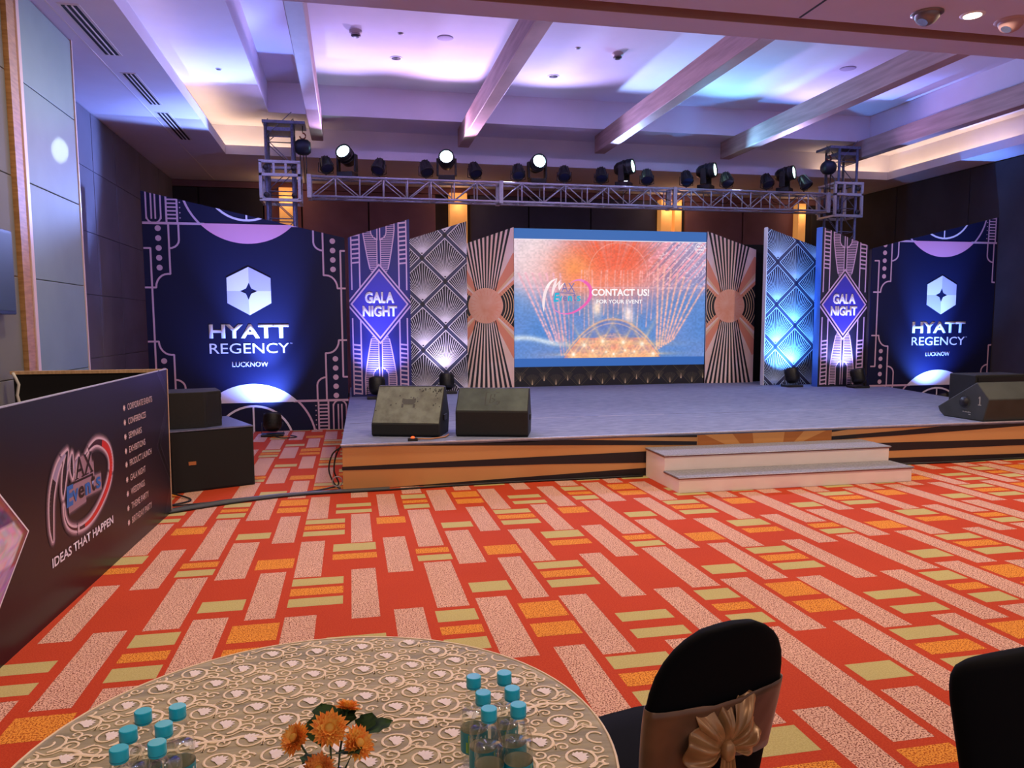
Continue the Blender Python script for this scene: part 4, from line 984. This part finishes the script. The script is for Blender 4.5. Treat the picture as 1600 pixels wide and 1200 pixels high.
event_logo(bt, .65, .40, 1, 1, -.001, [mat('logo_black', (26, 22, 30), .4), mat('logo_silver', (176, 164, 196), .3, .2), mat('logo_text_black', (22, 20, 24), .4), mat('logo_blue', (30, 110, 190), .4), mat('logo_red', (214, 44, 34), .4), mat('logo_dark_ring', (60, 24, 34), .4)], hal)
A = Art([(1, 0, 3.15)], 0)
edge = mat('print_bevel_line', (70, 64, 70), .3); shade = mat('print_bevel_dark', (14, 12, 15), .3)
for pts in (((2.90, 1.255), (3.20, 1.0), (2.80, .64), (3.16, .26), (2.92, 0)),):
    A.line(pts, .010, 0, 2); A.line([(p[0]+.045, p[1]) for p in pts], .045, 1, 1); A.line([(p[0]+.09, p[1]) for p in pts], .008, 0, 2)
A.build('printed_chevron', [edge, shade], bt)
# photograph printed as an arrow shape (blurred banquet scene)
def pic(pts_fn, nu, nv, colf, name, parent, y):
    vs = []; cs = []
    for j in range(nv+1):
        for i in range(nu+1):
            u, v = i/nu, j/nv; p = pts_fn(u, v); vs.append((p[0], y, p[1])); cs.append((*lin(tuple(max(0, min(255, c)) for c in colf(u, v))), 1))
    fs = [(j*(nu+1)+i, j*(nu+1)+i+1, (j+1)*(nu+1)+i+1, (j+1)*(nu+1)+i) for j in range(nv) for i in range(nu)]
    me = bpy.data.meshes.new(name); me.from_pydata(vs, [], fs); at = me.color_attributes.new('picture', 'FLOAT_COLOR', 'POINT'); at.data.foreach_set('color', [c for q_ in cs for c in q_])
    m = bpy.data.materials.new(name); m.use_nodes = True; n_ = m.node_tree.nodes.new('ShaderNodeVertexColor'); n_.layer_name = 'picture'; m.node_tree.links.new(n_.outputs[0], m.node_tree.nodes['Principled BSDF'].inputs['Base Color']); m.node_tree.nodes['Principled BSDF'].inputs['Roughness'].default_value = .4
    me.materials.append(m); o = bpy.data.objects.new(name, me); C.objects.link(o); o.parent = parent; return o
rp = np.random.default_rng(11).random((40, 40, 3))
def photo_col(u, v):
    n = rp[int(v*39), int(u*39)]; m = rp[int(v*13), int(u*13)]
    if v > .66: b = (96, 70, 110) if m[0] > .5 else (150, 100, 130)
    elif v > .42: b = (214, 186, 204)
    elif v > .2: b = (176, 140, 186) if m[0] > .3 else (214, 190, 206)
    else: b = (150, 70, 80) if m[1] > .5 else (190, 150, 180)
    if u > .95 and v > .40: b = (150, 84, 84)
    return tuple(c+(n[k]-.5)*44 for k, c in enumerate(b))
def photo_pt(u, v):
    zz = .10+v*.84; r = .383-abs(zz-.575)*(.263/.247 if zz > .575 else .338/.272)
    return (-1.0+(r+1.0)*u, zz)
pic(photo_pt, 60, 50, photo_col, 'printed_photo', bt, -.002)
A = Art([], 0); A.line([(-.1, 1.03), (.12, .822), (.387, .575), (.045, .303), (-.2, .10)], .010, 0, 3); A.build('photo_border', [lsil], bt)
# dark wall speaker at far left
t = thing('wall_speaker', 'dark blue-black box speaker on the wall at the far left edge', 'speaker', (-2.87, 6.95, 1.74))
q = MB(); q.box(0, .10, -.1, .34, 0, .70); q.build('cabinet', mat('wall_speaker_navy', (22, 36, 46), .4), t, bevel=.008); q = MB(); q.box(.10, .106, -.08, .32, .03, .67); q.build('grille', mat('grille_teal', (20, 50, 60), .5), t)

# ------------------------------------------------------------------ cables on the floor
cb = mat('cable_black', (20, 20, 22), .5)
def cable(pts, r, label, n=8, m=cb):
    P = [pts[0]]+list(pts)+[pts[-1]]; out = []
    for i in range(1, len(P)-2):
        for j in range(n):
            t_ = j/n; a, b, c_, d = P[i-1], P[i], P[i+1], P[i+2]
            out.append(tuple(.5*((2*b[k])+(-a[k]+c_[k])*t_+(2*a[k]-5*b[k]+4*c_[k]-d[k])*t_*t_+(-a[k]+3*b[k]-3*c_[k]+d[k])*t_**3) for k in range(3)))
    out.append(pts[-1]); q = MB(); q.tube(out, r, 6); tag(q.build('cable', m), label, 'cable', 'black floor cables')
q = MB()
pp = [(-1.62, 7.15), (-1.2, 7.42), (-.7, 7.58), (-.1, 7.64), (.35, 7.66)]
rings = []
for i, (x, y) in enumerate(pp):
    w_ = .045 if i else .05
    rings.append([(x, y-w_, .003), (x, y-w_*.5, .022), (x, y+w_*.5, .022), (x, y+w_, .003)])
q.loft(rings, smooth=False); tag(q.build('cable_cover', mat('cable_cover_grey', (62, 66, 66), .5)), 'flat dark rubber cable cover running from board to stage corner', 'cable cover')
cable([(-1.60, 7.05, .012), (-1.1, 7.33, .012), (-.5, 7.54, .012), (.3, 7.58, .012), (1.4, 7.66, .012), (2.6, 7.67, .012), (3.05, 7.68, .012)], .010, 'long thin cable along the foot of the stage, left half')
cable([(5.75, 7.60, .012), (6.1, 7.66, .012), (6.9, 7.63, .012), (7.6, 7.67, .012), (8.9, 7.66, .012)], .012, 'thin cable along the foot of the stage right of the steps')
cable([(-.10, 7.74, .44), (-.20, 7.76, .36), (-.24, 7.78, .20), (-.19, 7.76, .06), (-.13, 7.72, .012)], .009, 'cable loop hanging from the left corner of stage')
cable([(-.11, 7.78, .45), (-.17, 7.80, .33), (-.19, 7.80, .18), (-.15, 7.78, .05), (-.25, 7.75, .02), (-.45, 7.65, .012), (-.62, 7.60, .012)], .009, 'second cable at the stage corner trailing left on carpet')
cable([(-.16+.05*math.cos(a), 7.74, .085+.05*math.sin(a)) for a in np.linspace(0, 2*PI, 9)], .006, 'small coil of grey cable at the stage corner', 4, mat('cable_grey', (150, 140, 140), .5))
cable([(-1.72, 7.80, .03), (-1.5, 7.55, .012), (-1.62, 7.35, .012), (-1.35, 7.38, .012), (-.9, 7.5, .012)], .008, 'thin cable curling out from beside the subwoofer')
cable([(-1.16, 11.62, .03), (-1.0, 11.45, .012), (-.8, 11.5, .012), (-.9, 11.7, .012)], .008, 'short cable at the foot of the left floor uplight')

# ------------------------------------------------------------------ round table
TX, TYY, TR, TZ = -.084, 1.555, .617, .76
cloth = mat('organza_cloth', (184, 166, 116), .6, spec=.15, rgb2=(124, 112, 76), nscale=7, stretch=(.6, 5, 1), detail=7, ramp=(.3, .7), bump=.25, sheen=.3)
tt = thing('round_table', 'round banquet table in the foreground', 'table', (TX, TYY, 0))
q = MB(); q.lathe([(0, .748), (.60, .748), (.608, .742), (.608, .722), (.6, .715), (0, .715)], 48); q.build('tabletop', wood, tt)
for k in range(4):
    a = PI/4+k*PI/2; q = MB(); q.tube([(.42*math.cos(a), .42*math.sin(a), 0), (.40*math.cos(a), .40*math.sin(a), .72)], .016, 8); q.build('leg', steel, tt)
tc = thing('tablecloth', 'beige sheer cloth with cream scroll embroidery draped over the round table', 'tablecloth', (TX, TYY, 0))
rings = []; n = 120
def cring(r, z, amp, ph=0): return [((r+amp*math.sin(14*2*PI*k/n+ph))*math.cos(2*PI*k/n), (r+amp*math.sin(14*2*PI*k/n+ph))*math.sin(2*PI*k/n), z) for k in range(n)]
for r, z, a in ((.02, TZ-.0005, 0), (.3, TZ-.0005, 0), (.55, TZ-.0005, 0), (.600, TZ-.0005, 0), (.613, TZ-.003, 0), (.618, TZ-.010, 0), (.620, TZ-.04, .001), (.628, .55, .012), (.64, .3, .022), (.65, .01, .03)): rings.append(cring(r, z, a))
q = MB(); q.loft(rings, cap=False); q.f.append(tuple(range(n))); q.m.append(0); q.sm.append(False); q.build('cloth', cloth, tc)
thread = mat('embroidery_cream', (244, 216, 172), .6, sheen=.3); flower_m = mat('embroidery_white', (244, 226, 214), .7, sheen=.3)
q = MB(); qf = MB(); r = random.Random(12)
def inside(p): return math.hypot(p[0], p[1]) < .600
def ribbon(pts, w0, w1, zz=TZ+.0002):
    global rk
    runs = [[]]
    for p in pts:
        if inside(p): runs[-1].append(p)
        elif runs[-1]: runs.append([])
    for P in runs:
        if len(P) < 2: continue
        rk = (rk+1) % 12; z_ = zz+rk*4e-5; vs = []; n_ = len(P)
        for i, p in enumerate(P):
            a, b = P[max(i-1, 0)], P[min(i+1, n_-1)]; dx, dy = b[0]-a[0], b[1]-a[1]; L = math.hypot(dx, dy) or 1; nx, ny = -dy/L, dx/L; w_ = w0+(w1-w0)*i/n_
            vs += [(p[0]-nx*w_, p[1]-ny*w_, z_), (p[0]-nx*w_*.5, p[1]-ny*w_*.5, z_+.0008), (p[0]+nx*w_*.5, p[1]+ny*w_*.5, z_+.0008), (p[0]+nx*w_, p[1]+ny*w_, z_)]
        q.add(vs, [(4*i+c, 4*i+4+c, 4*i+5+c, 4*i+1+c) for i in range(n_-1) for c in range(3)], 0, True)
rk = 0
def spiral(c, r0, a0, turns, sgn, r1=.12, n=22): 
    return [(c[0]+(r0*(1-t*(1-r1)))*math.cos(a0+sgn*t*turns*2*PI), c[1]+(r0*(1-t*(1-r1)))*math.sin(a0+sgn*t*turns*2*PI)) for t in np.linspace(0, 1, n)]
W0 = .0032
row = 0; y = -.62
while y < .62:
    x = -.64+(.065 if row % 2 else 0)
    while x < .64:
        sg = 1 if row % 2 else -1; jx, jy = r.uniform(-.006, .006), r.uniform(-.004, .004); cx, cy = x+jx, y+jy
        big = spiral((cx, cy), .040, -PI/2*sg+.3, 1.25, sg, .30); ribbon(big, W0, W0*.8)
        s1 = big[0]; c2 = (cx+.052, cy-.022*sg)
        sp2 = spiral(c2, .021, PI+.2, 1.3, -sg, .2, 18); ribbon([s1, ((s1[0]+sp2[0][0])/2, (s1[1]+sp2[0][1])/2-.004*sg), sp2[0]]+sp2[1:], W0, W0*.7)
        sp3 = spiral((cx+.048, cy+.024*sg), .017, PI*1.1, 1.2, sg, .2, 16); ribbon([big[5]]+sp3, W0*.9, W0*.6)
        ribbon([(cx-.036+.012*k, cy-.040*sg+.010*math.sin(k*1.1)) for k in range(8)], W0*.8, W0*.6)
        # lotus flower with layered petals
        f = (big[-1][0]-.004, big[-1][1])
        if math.hypot(*f) < .585:
            a_ = .5+r.uniform(-.2, .2)
            for k in range(7):
                pa = a_+(k-3)*.42; L = .030*(1-.10*abs(k-3)); b = (f[0]-.012*math.cos(a_), f[1]-.008*math.sin(a_))
                tip = (b[0]+L*math.cos(pa), b[1]+L*math.sin(pa)); nx, ny = -math.sin(pa)*.0060, math.cos(pa)*.0060; m1 = (b[0]+L*.6*math.cos(pa), b[1]+L*.6*math.sin(pa))
                qf.add([(b[0], b[1], TZ+.001), (m1[0]-nx, m1[1]-ny, TZ+.001), (tip[0], tip[1], TZ+.001), (m1[0]+nx, m1[1]+ny, TZ+.001), (m1[0], m1[1], TZ+.0024)], [(0, 1, 4), (1, 2, 4), (2, 3, 4), (3, 0, 4)], 0, True)
        ribbon(spiral((cx-.052, cy+.006*sg), .016, .2, 1.1, sg, .2, 14), W0*.9, W0*.6)
        x += .122
    y += .072; row += 1
# scalloped seam across the cloth
sm_ = [(-.60+.012*k, .10+.012*math.sin(k*.07*PI)+.004*math.sin(k*.9)) for k in range(101)]
ribbon(sm_, .0052, .0052, TZ+.0006)
e1 = q.build('scroll_embroidery', thread, tc); tag(e1, kind='stuff'); e2 = qf.build('flower_embroidery', flower_m, tc); tag(e2, kind='stuff')
q = MB(); q.tube([(.6145*math.cos(a), .6145*math.sin(a), TZ-.003) for a in np.linspace(0, 2*PI, 97)], .003, 5, cap=False); q.build('hem_thread', thread, tc)

# ------------------------------------------------------------------ water bottles
def glassy(name, rgb, alpha_mix, rough=.05):
    m = bpy.data.materials.new(name); m.use_nodes = True; N = m.node_tree.nodes; L = m.node_tree.links; N.remove(N['Principled BSDF'])
    tr_ = N.new('ShaderNodeBsdfTransparent'); tr_.inputs[0].default_value = (*lin(rgb), 1); g = N.new('ShaderNodeBsdfGlossy'); g.inputs['Roughness'].default_value = rough
    lw_ = N.new('ShaderNodeLayerWeight'); lw_.inputs[0].default_value = alpha_mix; mx = N.new('ShaderNodeMixShader')
    L.new(lw_.outputs['Facing'], mx.inputs[0]); L.new(tr_.outputs[0], mx.inputs[1]); L.new(g.outputs[0], mx.inputs[2]); L.new(mx.outputs[0], N['Material Output'].inputs[0]); return m
pet = glassy('clear_plastic', (254, 255, 254), .11)
wm = glassy('water', (248, 251, 248), .12, .02)
teal = mat('cap_teal', (6, 186, 208), .3); label_m = mat('bottle_label_teal', (14, 138, 148), .4); skin = mat('label_portrait_tan', (206, 160, 124), .5); lw_m = mat('label_white', (220, 226, 220), .5); lg = mat('label_green', (150, 190, 60), .5)
def make_bottle():
    t = thing('water_bottle', '', 'bottle', (0, 0, 0), 0, 'teal-capped water bottles on the table')
    R = .0275
    prof = [(0, .004), (.02, .001), (R-.003, .002), (R, .008), (R, .030), (R-.0012, .034), (R-.0012, .078), (R, .082), (R-.002, .088), (R, .094), (R, .112), (R-.002, .125), (R-.008, .142), (.0155, .156), (.0125, .162), (.0125, .172)]
    q = MB(); q.lathe(prof, 28); q.build('bottle_shell', pet, t)
    q = MB(); q.lathe([(0, .006), (R-.004, .007), (R-.0025, .014), (R-.003, .10), (R-.003, .1125), (0, .1125)], 28); q.build('water', wm, t)
    q = MB(); q.lathe([(R+.0002, .034), (R+.0004, .056), (R+.0002, .078)], 28); lab_ = q.build('label', label_m, t)
    q = MB(); q.lathe([(R-.0002, .0345), (R-.0001, .056), (R-.0002, .0775)], 28); q.build('label_back', mat('label_back_pale', (176, 172, 150), .6), lab_)
    q = MB()
    def patch(a0, a1, z0, z1, mi, rr):
        for k in range(4):
            a, b = a0+(a1-a0)*k/4, a0+(a1-a0)*(k+1)/4
            q.add([(rr*math.cos(a), rr*math.sin(a), z0), (rr*math.cos(b), rr*math.sin(b), z0), (rr*math.cos(b), rr*math.sin(b), z1), (rr*math.cos(a), rr*math.sin(a), z1)], [(0, 1, 2, 3)], mi)
    r_ = R+.0008
    patch(-1.75, -1.45, .040, .060, 0, r_); patch(-1.68, -1.52, .060, .068, 0, r_); patch(-1.80, -1.70, .042, .07, 3, r_+.0002); patch(-2.15, -2.08, .036, .076, 2, r_); patch(-2.35, -2.2, .038, .060, 2, r_); patch(-1.30, -1.15, .062, .072, 1, r_); patch(-.9, -.75, .04, .07, 1, r_)
    q.build('label_print', [skin, lw_m, lg, mat('label_hair_brown', (60, 36, 24), .5)], lab_)
    q = MB(); q.lathe([(0, .186), (.0138, .186)], 28, smooth=False); q.lathe([(.0138, .186), (.0150, .1848)], 28, smooth=False); q.lathe([(.0150, .1848), (.015, .182), (.015, .1665), (.0145, .1655), (.0145, .163), (.013, .163)], 28); cap_ = q.build('cap', teal, t)
    q = MB(); q.lathe([(.0152, .1672), (.01535, .1665), (.0152, .1658)], 28); q.build('cap_ring', mat('cap_teal_dark', (8, 130, 150), .4), cap_)
    return t
b0 = make_bottle()
BP = [(.226, 1.460, 'back left water bottle of the right-hand cluster'), (.289, 1.463, 'back right water bottle of the right-hand cluster'), (.233, 1.390, 'middle left water bottle of the right-hand cluster'), (.291, 1.395, 'middle right water bottle of the right-hand cluster'),
      (.233, 1.327, 'front left water bottle of the right-hand cluster, portrait on label'), (.289, 1.330, 'front right water bottle of the right-hand cluster'),
      (-.388, 1.453, 'back left water bottle of the left-hand cluster'), (-.330, 1.458, 'back right water bottle of the left-hand cluster'), (-.397, 1.391, 'middle left water bottle of the left-hand cluster'), (-.340, 1.396, 'middle right water bottle of the left-hand cluster'),
      (-.395, 1.328, 'front left water bottle of the left-hand cluster'), (-.337, 1.334, 'front right water bottle of the left-hand cluster')]
for i, (x, y, lb) in enumerate(BP):
    o = b0 if i == 0 else dup(b0, label=lb)
    o['label'] = lb; o.location = (x, y, TZ+.0008); o.rotation_euler = (0, 0, (0, .4, 1.2, 2.0, 0, 1.3, .9, .8, 2.2, 1.6, 2.4, .6)[i])

# ------------------------------------------------------------------ flowers in a glass
VX, VY = -.050, 1.325
gl = glassy('vase_glass', (236, 236, 228), .35)
t = thing('glass_vase', 'small clear glass holding orange chrysanthemums on the table', 'vase', (VX, VY, TZ+.0008))
q = MB(); q.lathe([(0, .002), (.03, .002), (.033, .006), (.036, .085), (.037, .088), (.035, .088), (.0315, .01), (0, .009)], 32); q.build('glass', gl, t)
q = MB(); q.lathe([(0, .012), (.0305, .012), (.033, .05), (0, .05)], 28); q.build('water', wm, t)
leafm = mat('leaf_dark_green', (50, 76, 34), .85, spec=.15, rgb2=(28, 48, 24), nscale=40); stemm = mat('stem_green', (62, 84, 44), .5)
pet_o = mat('petal_orange', (255, 196, 80), .6, rgb2=(250, 136, 36), nscale=60); pet_d = mat('petal_bronze', (244, 160, 66), .6, rgb2=(196, 92, 30), nscale=60); ctr_m = mat('floret_yellow', (232, 170, 60), .6)
def leaf(mb, base, d, L, w, droop=.2):
    d = Vector(d).normalized(); s_ = d.cross(Vector((0, 0, 1))).normalized(); b = Vector(base); pr = ((0, .05), (.2, .6), (.45, 1.0), (.6, .75), (.75, .8), (.9, .3), (1, 0))
    vs = []
    for t_, ww in pr:
        c_ = b+d*L*t_-Vector((0, 0, droop*L*t_*t_)); vs += [c_-s_*w*ww+Vector((0, 0, .003)), c_, c_+s_*w*ww+Vector((0, 0, .003))]
    fs = []
    for i in range(len(pr)-1): fs += [(3*i, 3*i+1, 3*i+4, 3*i+3), (3*i+1, 3*i+2, 3*i+5, 3*i+4)]
    mb.add(vs, fs, 0, True)
def mum(c, nrm, R, pm, label, seed, layers=4, leaves=()):
    c = Vector(c); nrm = Vector(nrm).normalized(); base = Vector((VX, VY, TZ+.02)); t = thing('chrysanthemum', label, 'flower', (VX, VY, TZ+.02), 0, 'orange chrysanthemums in the glass')
    a_ = nrm.cross(Vector((0, 0, 1))) if abs(nrm.z) < .95 else Vector((1, 0, 0)); a_.normalize(); b_ = nrm.cross(a_); r = random.Random(seed); q = MB(); cc = c-base
    for l_ in range(layers):
        n_ = 22-3*l_; lift = .12+.30*l_
        for k in range(n_):
            an = 2*PI*(k+.5*(l_ % 2))/n_+r.uniform(-.08, .08); Lp = R*(1-.17*l_)*r.uniform(.88, 1.06); dr = (a_*math.cos(an)+b_*math.sin(an)); sd = (-a_*math.sin(an)+b_*math.cos(an)); w_ = R*.19
            p0_ = cc+dr*R*.08; p1 = cc+dr*Lp*.6+nrm*Lp*lift*.7; p2 = cc+dr*Lp+nrm*Lp*lift*(1.0 if l_ else .6)
            q.add([p0_-sd*w_*.4, p0_+sd*w_*.4, p1+sd*w_, p1-nrm*w_*.5, p1-sd*w_, p2], [(0, 3, 4), (0, 1, 3), (1, 2, 3), (4, 3, 5), (3, 2, 5)], 0, False)
    q.build('petals', pm, t)
    q = MB(); Mx = Matrix.Translation(cc+nrm*R*.22) @ nrm.to_track_quat('Z', 'Y').to_matrix().to_4x4(); q.lathe([(R*.26, -R*.05), (R*.22, R*.09), (R*.10, R*.15), (0, R*.13)], 12, M=Mx); q.build('floret_centre', ctr_m, t)
    q = MB(); q.lathe([(0, -R*.3), (R*.2, -R*.15), (R*.3, 0)], 10, M=Matrix.Translation(cc) @ nrm.to_track_quat('Z', 'Y').to_matrix().to_4x4())
    mid = cc*.5+Vector((0, 0, .02)); q.tube([(0+cc.x*.08, cc.y*.08, 0), tuple(mid), tuple(cc-nrm*R*.2)], .0022, 6); q.build('stem', stemm, t)
    for lf in leaves:
        q = MB(); leaf(q, Vector(lf[0])-base, lf[1], lf[2]*1.5, lf[3]*1.9); q.build('leaf', leafm, t)
from_z = TZ
mum((-.113, 1.37, .905), (-.62, -.45, .75), .033, pet_o, 'orange chrysanthemum leaning out on the left of the glass', 1, leaves=(((-.085, 1.32, .862), (-1, -.1, .1), .055, .017), ((-.07, 1.36, .89), (-.25, 1, .6), .05, .013)))
mum((-.053, 1.355, .925), (0, -.70, .75), .036, pet_o, 'largest orange chrysanthemum, top centre of the bunch', 2, leaves=(((-.05, 1.38, .905), (-.3, 1, .5), .055, .015), ((-.04, 1.38, .905), (.3, 1, .5), .045, .015)))
mum((-.004, 1.345, .897), (.55, -.60, .65), .034, pet_o, 'orange chrysanthemum low on the right of the bunch', 3, leaves=(((0, 1.37, .90), (1, .3, .35), .045, .014), ((.0, 1.37, .90), (.5, .8, .6), .035, .012)))
mum((-.070, 1.290, .888), (-.1, -.72, .65), .031, pet_d, 'bronze half-open chrysanthemum at the front of the bunch', 4, layers=5, leaves=(((-.06, 1.31, .86), (-.9, -.4, .1), .05, .014),))
mum((-.022, 1.415, .930), (.2, .3, .9), .028, pet_o, 'small orange chrysanthemum at the back of the bunch', 5, leaves=(((-.03, 1.40, .90), (.1, -.5, .7), .04, .012), ((-.04, 1.37, .87), (.4, -.7, .5), .06, .012), ((-.06, 1.36, .87), (-.4, -.7, .5), .06, .012)))

# ------------------------------------------------------------------ covered chairs
spandex = mat('black_spandex', (5, 5, 6), .9, spec=.12)
satin = mat('bronze_satin', (122, 84, 50), .34, rgb2=(84, 56, 32), nscale=6, metal=.25, sheen=.2)
satl = mat('bronze_satin_bow', (178, 134, 84), .28, rgb2=(112, 78, 44), nscale=8, metal=.25)
def sring(w, t_, yc, z, n=28, pw=.7):
    out = []
    for k in range(n):
        a = 2*PI*k/n; ca, sa = math.cos(a), math.sin(a)
        out.append((w*math.copysign(abs(ca)**pw, ca), yc+t_*math.copysign(abs(sa)**pw, sa), z))
    return out
def chair(x, y, rz, label, prof, bow=True):
    """back rest at local y=0 leaning towards -y, seat towards +y"""
    t = thing('banquet_chair', label, 'chair', (x, y, 0), rz, 'black-covered banquet chairs')
    yc = lambda z: .02-.20*max(0, z-.45)**1.25
    q = MB(); rg = [sring(w_, th, yc(z), z) for z, w_, th in prof]; q.loft(rg); q.build('back_cover', spandex, t)
    q = MB(); q.loft([sring(.205, .215, .24, .40, pw=.35), sring(.215, .225, .24, .43, pw=.35), sring(.213, .222, .24, .465, pw=.35), sring(.19, .20, .24, .483, pw=.4), sring(.1, .1, .24, .487, pw=.5)]); q.build('seat_cover', spandex, t)
    q = MB(); rr = []
    for z, g_ in ((.405, 0), (.3, -.012), (.12, -.004), (.01, .012)): rr.append(sring(.208+g_, .218+g_, .24, z, pw=.35))
    q.loft(rr); q.build('skirt', spandex, t)
    for sx in (-1, 1):
        for yy in (.03, .44):
            q = MB(); q.tube([(sx*.19, yy, .0), (sx*.185, yy, .40)], .016, 8); q.build('leg', steel, t)
    if bow:
        def wz(z):
            for (z0, w0, t0), (z1, w1, t1) in zip(prof[:-1], prof[1:]):
                if z0 <= z <= z1: f = (z-z0)/(z1-z0); return w0+(w1-w0)*f, t0+(t1-t0)*f
        zA, zB = .575, .765; rg = []
        sh = thing('chair_sash', 'bronze satin sash and bow tied round the near black chair', 'sash', (x, y, 0), rz)
        n_ = 56
        for j in range(9):
            z = zA+(zB-zA)*j/8; w_, th = wz(z); g_ = .005; ring = []
            for k, (px, py, pz) in enumerate(sring(w_+g_, th+g_, yc(z), z, n_)):
                back = max(0, -math.sin(2*PI*k/n_))**2; cen = math.exp(-(px/.09)**2)*back
                pinch = (.66-pz)*.25*cen*(1 if pz < .72 else .35); wr = .0025*math.sin(j*2.3+k*.9)*back+.006*math.sin(px*95+j*.4)*cen
                ring.append((px, py-abs(wr)-.002, pz+pinch))
            rg.append(ring)
        q = MB(); q.loft(rg, cap=False); q.build('band', satin, sh, thick=.001)
        w_, th = wz(.64); yb = yc(.64)-th-.012; kz = .635
        def fanfold(ang, spread, L, nf, amp, name, ph=0):
            # gathered satin: a fan of folds springing from the knot, edge rolled back
            def fn(u, v):
                t_ = ang+(v-.5)*2*spread; q_ = L*(1-.28*abs(v*2-1)**2.2)*u
                fold = amp*min(1, u*1.6)*math.sin(v*nf*2*PI+ph)*(1-.25*u)
                puff = .030*math.sin(PI*min(1, u*1.03))*(1-.5*abs(v*2-1)); rad = .012+q_
                return (rad*math.cos(t_), yb-.012-puff-fold, kz+rad*math.sin(t_)+.004*math.sin(v*nf*2*PI+ph))
            q = MB(); q.grid(fn, 20, 60); return q.build(name, satl, sh, thick=.0015)
        R2 = math.radians
        fanfold(R2(166), R2(40), .112, 2.5, .011, 'loop', .6); fanfold(R2(126), R2(15), .130, 1.0, .010, 'loop', 2.2)
        fanfold(R2(14), R2(40), .098, 2.5, .011, 'loop', 1.4); fanfold(R2(60), R2(16), .138, 1.0, .010, 'loop', .4); fanfold(R2(92), R2(16), .10, 1.5, .007, 'gather', 1.)
        q = MB(); q.loft([sring(.006, .008, yb-.02, kz-.026), sring(.015, .014, yb-.022, kz-.016), sring(.017, .016, yb-.022, kz), sring(.015, .014, yb-.022, kz+.016), sring(.006, .008, yb-.02, kz+.028)]); q.build('knot', satl, sh)
        for sx, an in ((-1, -.10), (1, .06), (0, -.02)):
            def fn(u, v, sx=sx, an=an):
                wd = .010+.020*u; return (sx*.008+an*u*.35+(v-.5)*2*wd, yb-.016-.006*sx*sx+.006*math.sin(v*12+u*3)-.01*math.sin(u*2), kz-.01-u*.34)
            q = MB(); q.grid(fn, 14, 12); q.build('tail', satl, sh)
oval = ((.30, .165, .030), (.44, .178, .034), (.55, .190, .034), (.62, .197, .034), (.70, .203, .034), (.76, .204, .034), (.80, .200, .033), (.84, .190, .032), (.875, .172, .030), (.90, .150, .028), (.92, .122, .026), (.937, .085, .022), (.943, .045, .016), (.945, .012, .008))
squar = ((.30, .195, .030), (.44, .205, .036), (.62, .212, .038), (.74, .220, .038), (.82, .224, .038), (.85, .222, .036), (.872, .216, .034), (.888, .203, .030), (.898, .178, .022), (.902, .12, .012), (.903, .03, .006))
chair(.838, 1.665, math.radians(15), 'black-covered oval-back chair with bronze sash beside the table', oval)
chair(1.50, 1.36, math.radians(186), 'black-covered square-back chair at the lower right corner', squar, False)
